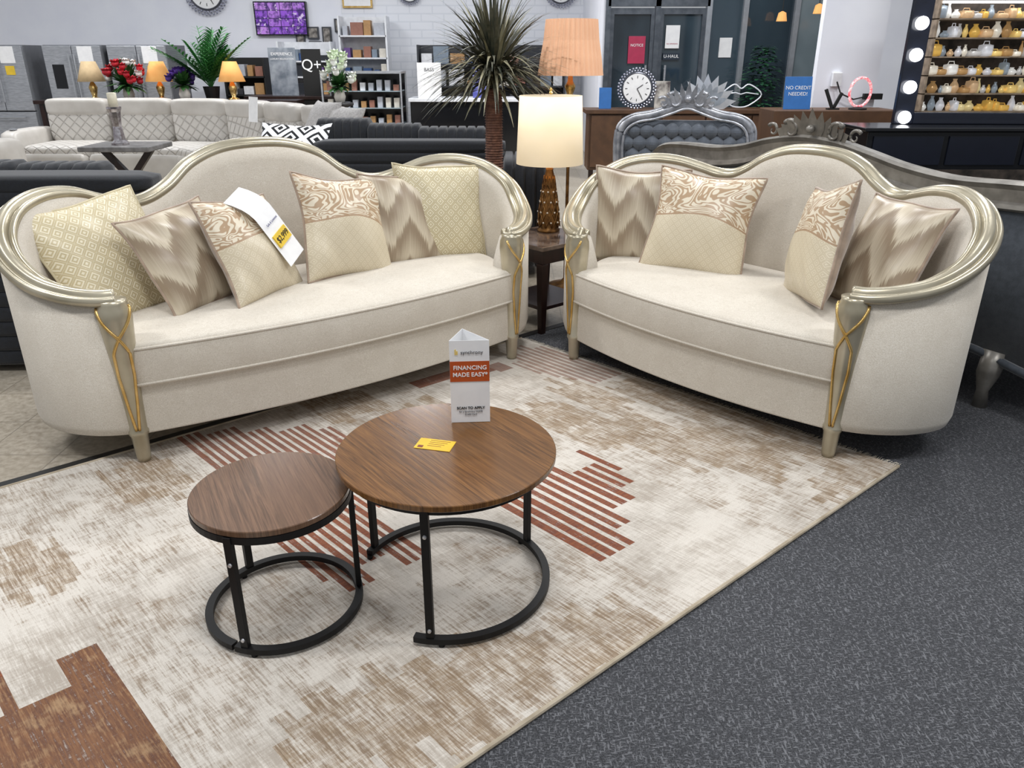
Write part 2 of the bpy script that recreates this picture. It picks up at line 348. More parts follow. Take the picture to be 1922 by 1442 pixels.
love=arm_sofa('ivory camelback loveseat with champagne silver rail beside charcoal sofa','loveseat','loveseat',(.8315,3.33,.0135),-49.1,
 [(0,.87,1.08),(.14,.87,1.068),(.25,.855,1.03),(.34,.84,.97),(.42,.82,.932),(.50,.79,.93),(.58,.745,.955),(.68,.68,.985),(.79,.60,.995),(.89,.51,.975),(.96,.42,.925),(.99,.33,.87),(.98,.24,.80),(.925,.13,.738),(.84,.04,.705),(.76,-.01,.69),(.705,-.025,.688)],.745,.09)
# ---------------- pillows
n=NT('taupe_velvet'); BRV=n.fin(n.mix(n.rg(n.noise(n.obj(),14,3),.35,.65),lin('#a8927e'),lin('#8b7765')),.6); n.b.inputs['Sheen Weight'].default_value=.5
def fretf(n,v,sc=26):
    x=n.xyz(n.mp(v,(sc,sc,sc),(0,0,rad(45))))
    a=n.ma('ABSOLUTE',n.ma('SUBTRACT',n.ma('FRACT',x[0]),.5)); c=n.ma('ABSOLUTE',n.ma('SUBTRACT',n.ma('FRACT',x[1]),.5))
    d=n.ma('MAXIMUM',a,c); r=n.ma('SINE',n.ma('MULTIPLY',d,26)); return n.rg(r,-.3,.3)
n=NT('cream_fret_weave'); v=n.obj(); f=fretf(n,v,24); n.bump(f,.4,.004); FRET=n.fin(n.mix(f,lin('#beb08c'),lin('#ddd4ba')),.36)
n=NT('taupe_ikat_chevron'); v=n.obj(); x=n.xyz(v); j=n.noise(n.mp(v,(190,4,1)),1,2)
zg=n.ma('ABSOLUTE',n.ma('SUBTRACT',n.ma('FRACT',n.ma('ADD',n.ma('MULTIPLY',x[0],4.2),.5)),.5))
t=n.ma('ADD',n.ma('ADD',n.ma('MULTIPLY',x[1],5.2),n.ma('MULTIPLY',zg,1.7)),n.ma('MULTIPLY',n.ma('SUBTRACT',j,.5),.6)); w=n.ma('FRACT',t)
IKAT=n.fin(n.mix(n.rg(w,.15,.8),n.mix(n.rg(w,0,.12),lin('#988871'),lin('#c8bca6')),lin('#94836e')),.34)
n=NT('scroll_jacquard'); v=n.obj(); x=n.xyz(v)
sw=n.noise(n.mp(v,(1,1.7,1),(0,0,.6)),5.0,1.2,2.2); sc=n.ma('SINE',n.ma('MULTIPLY',sw,58)); scr=n.mix(n.rg(sc,-.3,.1),lin('#ad9274'),lin('#dcd1bb'))
f=fretf(n,v,34); lowc=n.mix(f,lin('#c8bba0'),lin('#d8cdb6'))
bd=n.ma('ADD',n.ma('ADD',n.ma('MULTIPLY',n.ma('SINE',n.ma('MULTIPLY',n.ma('ADD',x[0],.1),9)),.03),.02),n.ma('MULTIPLY',x[0],-.12))
up=n.ma('GREATER_THAN',x[1],bd); col=n.mix(up,lowc,scr)
ln=n.ma('LESS_THAN',n.ma('ABSOLUTE',n.ma('SUBTRACT',x[1],bd)),.004); SCRL=n.fin(n.mix(ln,col,lin('#a98d70')),.34)
KM={'f':FRET,'i':IKAT,'s':SCRL}
def pillow_mesh(sz,T,seed):
    r=random.Random(seed); n=36; vs=[];fs=[];mi=[]
    ph=[r.uniform(0,6) for _ in range(6)]
    for side in (1,-1):
        for i in range(n+1):
            for j in range(n+1):
                x=-1+2*i/n; y=-1+2*j/n
                h=((1-x**4)*(1-y**4))**.5*(.6+.4*(1-x*x)*(1-y*y))
                e_=(1-x*x)*(1-y*y)
                h+= .07*math.sin(4*x+ph[0]+side)*math.sin(3.5*y+ph[1])*e_+.05*math.sin(9*x*y+ph[2])*e_+.09*math.sin(11*(x+y*.6)+ph[3])*e_*abs(x*y)*3
                h+=.06*math.sin(15*x+3*y+ph[4])*(1-x*x)*y*y*math.sqrt(max(0,1-y*y))
                kx=.10+.03*math.sin(3*y+ph[4]); ky=.09+.03*math.sin(3*x+ph[5])
                X=x*(1-kx*(1-y*y))*sz/2; Y=y*(1-ky*(1-x*x))*sz/2
                vs.append((X,Y,side*h*T/2))
    m=(n+1)**2
    for s_ in (0,1):
        for i in range(n):
            for j in range(n):
                a=s_*m+i*(n+1)+j; q=(a,a+n+1,a+n+2,a+1); fs.append(q if s_==0 else q[::-1]); mi.append(s_)
    edge=[i*(n+1) for i in range(n+1)]+[n*(n+1)+j for j in range(1,n+1)]+[i*(n+1)+n for i in range(n-1,-1,-1)]+[j for j in range(n-1,0,-1)]
    return vs,fs,mi,[vs[i] for i in edge]
def pillow(host,u,d,h,yaw,lean,roll,sz,kind,label,T=.18,grp=None,seed=1):
    y=rad(yaw); l=rad(lean); nrm=Vector((math.sin(y)*math.cos(l),-math.cos(y)*math.cos(l),math.sin(l)))
    xx=Vector((math.cos(y),math.sin(y),0)); yy=nrm.cross(xx)
    R=Matrix((xx,yy,nrm)).transposed().to_4x4()@Matrix.Rotation(rad(roll),4,'Z')
    mw=Matrix.Translation(host.location)@host.rotation_euler.to_matrix().to_4x4()@Matrix.Translation((u,d,h))@R
    vs,fs,mi,ed=pillow_mesh(sz,T,seed); b=B(); b.v=vs;b.f=fs;b.mi=mi
    o=b.obj('throw_pillow',[KM[kind],BRV],mtx=mw,top=(label,'pillow'),smooth=True,group=grp)
    p=B().tube(ed,.006,6,True).obj('piping',BRV if kind!='f' else M('cream_piping','#c9bd9c',rough=.6),smooth=True); p.parent=o
    return o,mw
lf='cream fret weave throw pillow with taupe back'; lk='taupe ikat chevron throw pillow with velvet back'; ls='throw pillow with scroll jacquard top and cream base'
pillow(sofa,-.82,.47,.70,24,28,4,.56,'f',lf+' on sofa',grp='pillows on the sofa',seed=1)
pillow(sofa,-.535,.35,.695,24,30,6,.46,'i',lk+' leaning on sofa',grp='pillows on the sofa',seed=2)
p3,m3=pillow(sofa,-.27,.31,.70,34,26,-5,.48,'s',ls+', carrying price tag',grp='pillows on the sofa',seed=3)
pillow(sofa,.23,.40,.715,14,20,-10,.52,'s',ls+' on sofa',grp='pillows on the sofa',seed=4)
pillow(sofa,.60,.47,.695,2,16,-6,.48,'i',lk+' on sofa seat',grp='pillows on the sofa',seed=5,T=.14)
pillow(sofa,.83,.46,.71,-10,12,-4,.52,'f',lf+' against arm',grp='pillows on the sofa',seed=6,T=.14)
pillow(love,-.72,.42,.70,28,12,0,.51,'i',lk+' against arm',grp='pillows on the loveseat',seed=7,T=.14)
pillow(love,-.33,.43,.71,18,20,-3,.54,'s',ls+' on loveseat',grp='pillows on the loveseat',seed=8)
pillow(love,.345,.36,.74,-46,12,12,.52,'s','scroll jacquard and cream throw pillow turned sideways on loveseat',grp='pillows on the loveseat',seed=9)
pillow(love,.60,.43,.725,-30,24,2,.49,'i',lk+' against arm',grp='pillows on the loveseat',seed=10)
# price tag
tg=thing('price_tag','white paper price tag with yellow price box on pillow','tag',mtx=m3@Matrix.Translation((.075,.05,.112))@Matrix.Rotation(rad(24),4,'Z'))
b=B(); vs=[];fs=[]
for i in range(13):
    y=.21-.38*i/12; z=-.06*max(0,(y-.07)/.12)**2-.012*(i/12)
    vs+=[(-.078,y,z),(.078,y,z)]
for i in range(12): fs.append((2*i,2*i+2,2*i+3,2*i+1))
b.add(vs,fs).obj('sheet',WHITE,tg)
B().box(-.06,.06,-.08,-.02,-.012,.0005).obj('price_box',M('yellow_print','#e9c53a',rough=.6),tg)
text(tg,'$2,999',.038,(0,-.05,.002),BLACKP,(0,0,0)); text(tg,'Sofa & Loveseat',.016,(0,.03,.004),M('blue_ink','#3a3f7a',rough=.6),(0,0,0))
# ---------------- coffee tables
def nest_table(label,cx,cy,R,h,ringR,a0,a1,legs,mat):
    e=thing('coffee_table',label,'table',(cx,cy,.0135),group='nesting coffee tables')
    b=B(); b.lathe([(0,h-.018),(R-.002,h-.018),(R,h-.016),(R,h-.002),(R-.002,h),(0,h)],96); b.obj('tabletop',mat,e)
    b=B(); b.tube([(ringR*.97*math.cos(2*math.pi*i/64),ringR*.97*math.sin(2*math.pi*i/64),h-.028) for i in range(64)],0,closed=True,square=(.02,.02))
    b.obj('top_ring',BLK,e)
    n=72; b=B(); b.tube([(ringR*math.cos(rad(a0+(a1-a0)*i/n)),ringR*math.sin(rad(a0+(a1-a0)*i/n)),.020) for i in range(n+1)],0,square=(.022,.018))
    for a in legs: b.lathe([(0,0),(.009,0),(.009,.012),(0,.012)],10,(ringR*math.cos(rad(a+6)),ringR*math.sin(rad(a+6)),0))
    b.obj('base_ring',BLK,e)
    ZS=M('zinc_screw','#cfcfd2',rough=.3,metal=.8)
    for a in legs:
        x,y=ringR*math.cos(rad(a)),ringR*math.sin(rad(a)); mt=Matrix.Translation((x,y,0))@Matrix.Rotation(rad(a),4,'Z')
        l=B().box(-.008,.008,-.011,.011,.012,h-.018,mt=mt).obj('leg',BLK,e,bev=.001)
        for zz in (.055,h-.10): B().lathe([(0,0),(.006,0),(.005,.004),(0,.005)],10,mt=mt@Matrix.Translation((.008,0,zz))@Matrix.Rotation(rad(90),4,'Y')).obj('screw',ZS,l)
    return e
nest_table('large round walnut coffee table on open black steel ring base',-.187,1.955,.313,.457,.292,-106,158,[-97,36,152],WAL)
nest_table('small round dark walnut coffee table tucked under larger one',-.664,1.835,.214,.396,.212,-112,246,[-104,17,136],WAL2)
# table tent
e=thing('table_tent_sign','white and orange folded financing sign standing on coffee table','sign',(-.125,2.125,.4715),rz=4)
tri=[(-.06,0),(.058,0),(-.02,.075)]; b=B(); H=.265
for i in range(3):
    x0,y0=tri[i]; x1,y1=tri[(i+1)%3]
    b.add([(x0,y0,0),(x1,y1,0),(x1,y1,H if i!=1 else H+.012),(x0,y0,H if i!=2 else H+.012)],[(0,1,2,3)])
o=b.obj('panel',WHITE,e); sm=o.modifiers.new('s','SOLIDIFY'); sm.thickness=.0008
ORG=M('orange_print','#bd5420','#b44c1a',rough=.5); B().box(-.0598,.0578,-.0012,-.0006,.135,.20).obj('orange_band',ORG,e)
GY=M('grey_ink','#4a4a4e',rough=.6)
text(e,'synchrony',.016,(.006,-.0016,.228),GY); B().box(-.044,-.041,-.0018,-.0008,.221,.238).box(-.039,-.036,-.0018,-.0008,.221,.233).obj('logo_mark',M('yellow_print','#e9c53a'),e)
text(e,'FINANCING',.0185,(0,-.0016,.179),WHITE,bold=.0003); text(e,'MADE EASY*',.0185,(0,-.0016,.157),WHITE,bold=.0003)
text(e,'SCAN TO APPLY',.0115,(0,-.0016,.048),BLACKP,bold=.0003); text(e,'for a Synchrony HOME',.0075,(0,-.0016,.036),GY); text(e,'Credit Card',.0075,(0,-.0016,.027),GY)
e=thing('price_ticket','small yellow paper ticket lying on coffee table','ticket',(-.222,1.975,.4712),rz=-14)
B().box(-.054,.054,-.032,.032,0,.0006).obj('paper',M('yellow_paper','#e3b92f','#d8ad28',rough=.6),e)
b=B(); b.box(-.046,-.030,-.026,-.012,.0006,.001)
for i in range(4): b.box(-.02,.04-.006*i,.022-.011*i,.024-.011*i,.0006,.001)
b.obj('printing',M('ink_red_brown','#7a3a20',rough=.6),e)
# ---------------- end table + lamp
e=thing('end_table','dark espresso end table with brown marble top','table',(.193,4.557,.0),rz=-49.1)
MARB=M('brown_marble','#3c302a','#75655a',rough=.12,scale=9)
B().box(-.23,.23,-.23,.23,.50,.525).obj('tabletop',MARB,e,bev=.004,label='polished brown marble top')
B().box(-.21,.21,-.21,.21,.42,.50).obj('apron',DARK,e,bev=.003)
for x in (-.19,.19):
    for y in (-.19,.19):
        B().add([(x+s*a,y+t*a,z) for z,a in ((.0,.017),(.42,.026)) for s,t in ((-1,-1),(1,-1),(1,1),(-1,1))],[(3,2,1,0),(4,5,6,7)]+[(i,(i+1)%4,4+(i+1)%4,4+i) for i in range(4)]).obj('leg',DARK,e,bev=.003)
B().box(-.19,.19,-.19,.19,.14,.16).obj('lower_shelf',DARK,e)
def shade_mat(name,c1,c2,em):
    n=NT(name); v=n.obj(); f=n.noise(v,7,2); col=n.mix(f,lin(c1),lin(c2)); n.fin(col,.8); n.put(n.b.inputs['Emission Color'],col); n.b.inputs['Emission Strength'].default_value=em
    return n.m
SHW=shade_mat('lit_linen_shade','#f3e2c4','#eed9b4',.5); SHP=shade_mat('lit_peach_shade','#d9ad8c','#cb9c7c',.4); SHA=shade_mat('lit_amber_shade','#c98b4a','#dba565',.7)
BRZ=M('bronze_gold_base','#8a6436','#5a3c1d',rough=.35,metal=.7,scale=25)
def plight(loc,en,r=.04,c=(1,.78,.5)):
    l=bpy.data.lights.new('bulb_light','POINT'); l.energy=en; l.color=c; l.shadow_soft_size=r; o=bpy.data.objects.new('bulb_light',l); COL.objects.link(o); o.location=loc; return o
e=thing('table_lamp','table lamp with lit ivory drum shade and lattice bronze base','lamp',(.222,4.69,.525))
b=B().lathe([(0,0),(.068,0),(.07,.012),(.06,.02),(.064,.05),(.058,.13),(.044,.24),(.03,.33),(.022,.36),(.024,.37),(.012,.38),(0,.38)],24)
for k in range(10):
    for q in (-1,1):
        b.tube([((np.interp(t,[0,.33,1],[.066,.058,.028])+.003)*math.cos(2*math.pi*k/10+q*t*2.2),(np.interp(t,[0,.33,1],[.066,.058,.028])+.003)*math.sin(2*math.pi*k/10+q*t*2.2),.03+.3*t) for t in [i/12 for i in range(13)]],.004,5)
b.obj('base',BRZ,e,smooth=True,label='tapered bronze lattice base')
b=B()
for k in range(9):
    for z in (.06,.12,.18,.24): a=2*math.pi*(k+.5*(z in (.12,.24)))/9; R=np.interp(z,[0,.13,.36],[.068,.06,.026])+.004; b.ball((R*math.cos(a),R*math.sin(a),z),.006,n=2)
b.obj('crystal_beads',M('crystal','#e8e4da',rough=.1,metal=.5),e)
B().lathe([(.006,.38),(.006,.70)],8).lathe([(0,.78),(.004,.78),(.012,.79),(.006,.80),(.01,.81),(0,.82)],10).obj('harp',GOLD,e)
B().lathe([(.195,.40),(.197,.40),(.180,.775),(.178,.775),(.195,.40)],48).lathe([(0,.772),(.178,.774)],48).obj('lamp_shade',SHW,e,smooth=True,label='lit ivory drum shade')
e=thing('floor_lamp','brass floor lamp with pleated peach shade and baluster stem','lamp',(.375,5.32,0))
B().lathe([(0,0),(.13,0),(.13,.012),(.10,.025),(.03,.04),(.015,.06),(0,.06)],32).obj('base',BRZ,e,smooth=True)
B().lathe([(.011,.05),(.011,1.15)],12).obj('pole',BRZ,e)
B().lathe([(.011,1.13),(.05,1.15),(.055,1.165),(.03,1.18),(.045,1.21),(.052,1.23),(.03,1.26),(.018,1.28),(.030,1.31),(.036,1.33),(.018,1.36),(.012,1.42),(0,1.42)],20).obj('baluster',GOLD,e,smooth=True)
B().lathe([(.205,1.395),(.190,1.50),(.172,1.60),(.160,1.72),(.157,1.72),(.17,1.60),(.187,1.5),(.203,1.395)],216,flute=.028,nf=36).lathe([(0,1.715),(.158,1.717)],36).obj('lamp_shade',SHP,e,label='lit pleated peach shade')
# ---------------- yucca tree
e=thing('artificial_palm_tree','tall artificial yucca palm with spiky dark leaves behind sofa','plant',(-.115,5.15,0))
prof=[]
for i in range(66): z=.3+i*.0155; prof+=[(.060-.004*(i/60)+.005*random.random(),z),(.050,z+.011)]
B().lathe(prof+[(0,1.33)],14).obj('trunk',M('fibrous_bark','#86604f','#5c4038',rough=.9,bump=.6,scale=40),e)
B().lathe([(0,0),(.13,0),(.17,.3),(.155,.3),(.15,.27),(0,.27)],24).obj('pot',M('black_pot','#1b1b1c',rough=.5),e)
b=B(); b2=B()
for i in range(600):
    a=random.uniform(0,2*math.pi); el=rad(random.choice((random.uniform(-6,34),random.uniform(10,88)))); L=random.uniform(.34,.56)
    (b if i%3 else b2).leaf((.02*math.cos(a),.02*math.sin(a),1.32+.17*random.random()),(math.cos(a)*math.cos(el),math.sin(a)*math.cos(el),math.sin(el)),L,.021,.62,n=7)
b.obj('foliage',M('dark_olive_leaf','#5d5a4a','#2f352a',rough=.5),e,kind='stuff'); b2.obj('foliage',M('pale_olive_leaf','#8d876c','#6a6650',rough=.5),e,kind='stuff')
# ---------------- corduroy sofas
def chan(b,x0,x1,y0,y1,z0,z1,axis='x',p=.075,mi=0):
    if axis=='x':
        n=max(2,int((z1-z0)/p)); 
        for i in range(n):
            z=z0+(i+.5)*(z1-z0)/n; b.rbox(((x0+x1)/2,(y0+y1)/2,z),(x1-x0,y1-y0,(z1-z0)/n*1.18),7,6,mi)
    elif axis=='z':
        n=max(2,int((x1-x0)/p))
        for i in range(n):
            x=x0+(i+.5)*(x1-x0)/n; b.rbox((x,(y0+y1)/2,(z0+z1)/2),((x1-x0)/n*1.18,y1-y0,z1-z0),7,6,mi)
e=thing('corduroy_loveseat','black wide wale corduroy loveseat beside ivory sofa','loveseat',(-2.79,4.52,0),rz=2)
b=B(); chan(b,-1.0,.84,-.40,-.10,.06,.92); b.obj('backrest',CORD,e,smooth=True)
b=B(); chan(b,-.5,.46,-.10,.6,.12,.46); b.obj('seat',CORD,e,smooth=True)
for x in (-.78,.5):
    b=B(); chan(b,x,x+.28,-.12,.62,.06,.72); b.obj('arm',CORD,e,smooth=True)
b=B(); chan(b,-.48,-.02,-.1,.14,.46,.96,'z'); chan(b,0,.46,-.1,.14,.46,.95,'z'); b.obj('back_cushion',CORD,e,smooth=True)
h0=thing('corduroy_ottoman','black wide wale corduroy ottoman behind ivory sofa arm','ottoman',(-2.95,3.88,0)); b=B(); chan(b,-.6,.6,-.2,.18,.04,.66); b.obj('cushion',CORD,h0,smooth=True)
e=thing('corduroy_sectional','black wide wale corduroy sectional sofa behind ivory sofa','sofa',(0,0,0))
b=B(); chan(b,-1.50,-.05,6.0,6.25,.05,.92); b.obj('backrest',CORD,e,smooth=True)
b=B(); chan(b,-1.45,-.1,6.2,7.0,.1,.46); b.obj('seat',CORD,e,smooth=True)
b=B(); chan(b,-.06,.24,5.5,6.3,.05,.84,'z'); b.obj('arm',CORD,e,smooth=True)
b=B(); chan(b,-2.15,-1.5,5.95,6.35,.05,.66); b.obj('chaise',CORD,e,smooth=True)
for x0,x1,y,z in ((-1.7,-1.25,7.0,1.01),(-1.25,-.8,6.95,.97),(-.8,-.15,6.85,.95)):
    b=B(); chan(b,x0,x1,y,y+.3,.40,z,'z'); b.obj('back_cushion',CORD,e,smooth=True)
n=NT('black_white_diamond'); x=n.xyz(n.mp(n.obj(),(6.5,6.5,6.5),(0,0,rad(45)))); a=n.ma('ABSOLUTE',n.ma('SUBTRACT',n.ma('FRACT',x[0]),.5)); c=n.ma('ABSOLUTE',n.ma('SUBTRACT',n.ma('FRACT',x[1]),.5))
DIA=n.fin(n.mix(n.ma('GREATER_THAN',n.ma('SINE',n.ma('MULTIPLY',n.ma('MAXIMUM',a,c),25)),0),lin('#e8e8ea'),lin('#101216')),.8)
vs,fs,mi,_=pillow_mesh(.60,.16,3); b=B(); b.v=vs;b.f=fs;b.mi=mi
b.obj('throw_pillow',[DIA,BLACKP],loc=(-1.78,6.42,.78),rot=(rad(50),0,rad(-8)),top=('black and white diamond lattice pillow on corduroy sectional','pillow'),smooth=True)
# ---------------- grey recliner sectional
def unit(par,x,y,rz,w=.84,arm=False):
    mt=Matrix.Translation((x,y,0))@Matrix.Rotation(rad(rz),4,'Z')
    B().rbox((0,.12,.66),(w*.96,.30,.44),7,10,mt=mt).obj('backrest',LEQ,par,smooth=True)
    B().rbox((0,.08,.90),(w*.95,.24,.22),6,10,mt=mt).obj('headrest',LEA,par,smooth=True)
    B().rbox((0,-.35,.38),(w*.96,.85,.22),7,10,mt=mt).obj('seat',LEQ,par,smooth=True)
    B().rbox((0,-.72,.22),(w*.96,.14,.36),7,8,mt=mt).box(-w/2+.02,w/2-.02,-.7,.2,.03,.3,mt=mt).obj('footrest',LEA,par,smooth=True)
    if arm:
        B().rbox((-w/2-.1,-.28,.36),(.24,1.0,.60),7,8,mt=mt).obj('arm',LEA,par,smooth=True)
        B().lathe([(0,0),(.04,0),(.05,.01),(.045,.012),(0,.004)],16,mt=mt@Matrix.Translation((-w/2-.1,-.6,.66))).obj('cup_holder',SST,par)
e=thing('reclining_sectional','ivory grey leather reclining sectional with quilted seats','sofa')
for i,(x,y,r) in enumerate([(-5.75,10.75,0),(-4.9,10.75,0),(-4.08,10.6,-12),(-3.36,10.2,-38),(-2.75,9.62,-48),(-2.14,9.0,-48)]): unit(e,x,y,r,.84,i==0)
e2=thing('price_tag','white paper price tag on reclining sectional back','tag',(-3.05,9.55,.80),rz=-45); B().box(-.10,.10,-.004,.004,0,.28,mt=Matrix.Rotation(rad(-8),4,'X')).obj('sheet',WHITE,e2)
e=thing('reclining_sofa','ivory grey leather recliner with cup holder arms','sofa'); unit(e,-6.25,9.0,15,.8,False)
B().rbox((-5.72,8.75,.36),(.26,1.0,.62),6,8).obj('arm',LEA,e,smooth=True); B().lathe([(0,0),(.04,0),(.05,.01),(.045,.012),(0,.004)],16,(-5.72,8.45,.67)).obj('cup_holder',SST,e)
for i,(x,y,z,r) in enumerate(((-2.05,8.66,.84,-50),(-1.78,8.40,.80,-40))):
    vs,fs,mi,_=pillow_mesh(.54,.22,i+20); b=B(); b.v=vs;b.f=fs;b.mi=mi
    b.obj('throw_pillow',[M('grey_fur','#b9b6b4','#a09d9b',rough=.9,scale=60,bump=.4)]*2,loc=(x,y,z),rot=(rad(60),0,rad(r)),top=('plush pale grey throw pillow on reclining sectional','pillow'),smooth=True)
# side table + candle
e=thing('side_table','grey side table with crossed dark legs','table',(-4.02,8.35,0))
B().box(-.36,.36,-.3,.3,.62,.67).obj('tabletop',M('weathered_grey_top','#7c7a79','#5c5a59',rough=.5),e,bev=.01)
b=B(); 
for q in (-1,1): b.tube([(q*.26,0,0),(-q*.26,0,.63)],0,square=(.06,.06))
b.obj('legs',DARK,e)
e=thing('candle_holder','mirrored lattice candle holder with ivory pillar candle','candle',(-4.05,8.3,.67))
B().lathe([(0,0),(.09,0),(.09,.02),(.06,.05),(.045,.18),(.06,.32),(.075,.35),(.075,.37),(0,.37)],8).obj('holder',M('mirror_chrome','#9a8f92','#d8d4d6',rough=.15,metal=.9,scale=30),e)
B().lathe([(0,.37),(.045,.37),(.045,.50),(.03,.505),(0,.50)],16).obj('candle',M('ivory_wax','#e9e2cb',rough=.5),e,smooth=True)
# ---------------- refrigerators
for x,lab in ((-8.5,'stainless french door refrigerator against wall'),(-7.28,'stainless french door refrigerator with water dispenser'),(-6.28,'stainless french door refrigerator with paper notice')):
    e=thing('refrigerator',lab,'refrigerator',(x,13.0,0),group='refrigerators along the wall')
    B().box(0,.92,.03,.75,.02,1.68).obj('body',M('fridge_grey_side','#6a6c71',rough=.5),e)
    for k in (0,1):
        d=B().box(.01+k*.455,.455+k*.455,-.03,.03,.72,1.67).obj('door',SST,e,bev=.008)
        B().tube([(.42+k*.08,-.075,.85),(.42+k*.08,-.075,1.55)],.012).obj('handle',SST,d)
    d=B().box(.01,.91,-.03,.03,.06,.70).obj('freezer_drawer',SST,e,bev=.008); B().tube([(.15,-.075,.62),(.77,-.075,.62)],.012).obj('handle',SST,d)
    B().box(.12,.30,-.036,-.029,1.05,1.40).obj('water_dispenser',M('black_gloss','#17181b',rough=.15),e)
    B().box(.55,.78,-.036,-.0305,1.42,1.66).obj('paper_notice',WHITE,e)
    B().box(.60,.74,-.036,-.0305,1.25,1.38).obj('yellow_tag',M('yellow_print','#e9c53a'),e)
# ---------------- console behind sectional w/ lamps, flowers
e=thing('console_table','long dark console table behind grey sectional','table',(-5.0,12.0,0))
B().box(-1.9,1.9,-.22,.22,.88,.93).obj('tabletop',DARK,e,bev=.005)
for x in (-1.8,1.8):
    for y in (-.17,.17): B().box(x-.03,x+.03,y-.03,y+.03,0,.88).obj('leg',DARK,e)
def small_lamp(x,y,z,mat,lab,r=.19,h=.27):
    e=thing('table_lamp',lab,'lamp',(x,y,z))
    B().lathe([(0,0),(.08,0),(.08,.02),(.03,.04),(.05,.12),(.06,.17),(.03,.23),(.01,.26),(.01,.3),(0,.3)],16).obj('base',GOLD,e,smooth=True)
    B().lathe([(r,.25),(r*.5,.25+h),(r*.48,.25+h),(r*.97,.25)],24).obj('lamp_shade',mat,e,smooth=True)
small_lamp(-6.1,12.0,.93,M('beige_shade','#c9b089',rough=.8,emit=.15),'small lamp with beige shade on console table')
small_lamp(-5.12,12.0,.93,SHA,'small lamp with glowing amber shade on console table')
small_lamp(-4.05,11.95,.93,SHA,'small lamp with glowing amber shade beside palm plant')
def bouquet(x,y,z,cols,lab,R=.22,n=16,seed=1,h=.3,vz=.2):
    r=random.Random(seed); e=thing('flower_arrangement',lab,'flowers',(x,y,z))
    B().lathe([(0,0),(.06,0),(.08,.08),(.05,vz),(.045,vz),(0,vz-.02)],16).obj('vase',PALE,e,smooth=True)
    b=B()
    for i in range(120):
        a=r.uniform(0,6.3); el=r.uniform(-.1,1.5); b.leaf((0,0,vz),(math.cos(a)*math.cos(el),math.sin(a)*math.cos(el),math.sin(el)),r.uniform(.6,1)*R*1.3,.08,.4)
    b.obj('leaves',LEAF,e,kind='stuff')
    for ci,c in enumerate(cols):
        b=B()
        for i in range(n//len(cols)):
            a=r.uniform(0,6.3); el=r.uniform(0,1.4); p=(R*math.cos(a)*math.cos(el),R*math.sin(a)*math.cos(el),vz+.03+h*.8*math.sin(el))
            for k in range(7):
                b.leaf(p,(math.cos(k*.9),math.sin(k*.9)-.3,.6),.08,.08,-.3,n=3)
            b.ball(p,.045,n=3)
        b.obj('blooms',M('petal_'+c[1:],c,rough=.6),e,kind='stuff')
bouquet(-5.55,11.9,.93,['#c01528','#a81224','#e8e4e0'],'red and white artificial flower arrangement on console table',.30,30,2,.36)
bouquet(-4.74,11.9,.93,['#4b2f8a','#6a3fae'],'purple artificial flower arrangement on console table',.2,14,3,.22)
e=thing('potted_palm','green artificial areca palm on console table','plant',(-4.42,12.12,.93))
B().lathe([(0,0),(.09,0),(.12,.18),(.11,.18),(0,.16)],16).obj('pot',M('black_pot','#1b1b1c'),e)
b=B()
for i in range(34):
    a=random.uniform(0,6.3); el=rad(random.uniform(50,88)); d=Vector((math.cos(a)*math.cos(el),math.sin(a)*math.cos(el),math.sin(el))); q=Vector((0,0,.15)); L=random.uniform(.5,1.0)
    for k in range(16):
        d=(d+Vector((math.cos(a)*.02,math.sin(a)*.02,-.025))).normalized(); q2=q+d*L/16
        if k>2:
            sd=d.cross(Vector((0,0,1))).normalized()
            for sg in (-1,1): b.leaf(q,d*.9+sd*sg,.28*(1.1-abs(k-8)/12),.04,.3,n=3)
        b.tube([q,q2],.005,4); q=q2
b.obj('fronds',M('bright_palm_leaf','#4f9450','#2d6a38',rough=.5),e,kind='stuff')
# ---------------- wall TV, clocks
e=thing('television','wall mounted security monitor showing purple camera grid','television',(-4.05,14.93,2.13))
B().box(-.46,.46,-.03,.07,-.27,.27).obj('body',M('black_gloss','#17181b'),e,bev=.005)
n=NT('camera_grid_screen'); v=n.mp(n.obj(),(1,1,1),(rad(90),0,0)); bk=n.nd('ShaderNodeTexBrick',{'Vector':v,'Color1':lin('#8a4bd0'),'Color2':lin('#c08ae0'),'Mortar':lin('#150a30'),'Scale':1,'Mortar Size':.006,'Brick Width':.22,'Row Height':.13},offset=0).outputs[0]
c=n.mix(n.rg(n.noise(v,12,4),.42,.6,0,.85),bk,lin('#2c1a58')); c=n.mix(n.rg(n.noise(v,17,3),.6,.68),c,lin('#d8c8e8')); n.fin(lin('#050505'),.2); n.put(n.b.inputs['Emission Color'],c); n.b.inputs['Emission Strength'].default_value=.9
B().box(-.44,.44,-.034,-.030,-.25,.25).obj('screen',n.m,e)
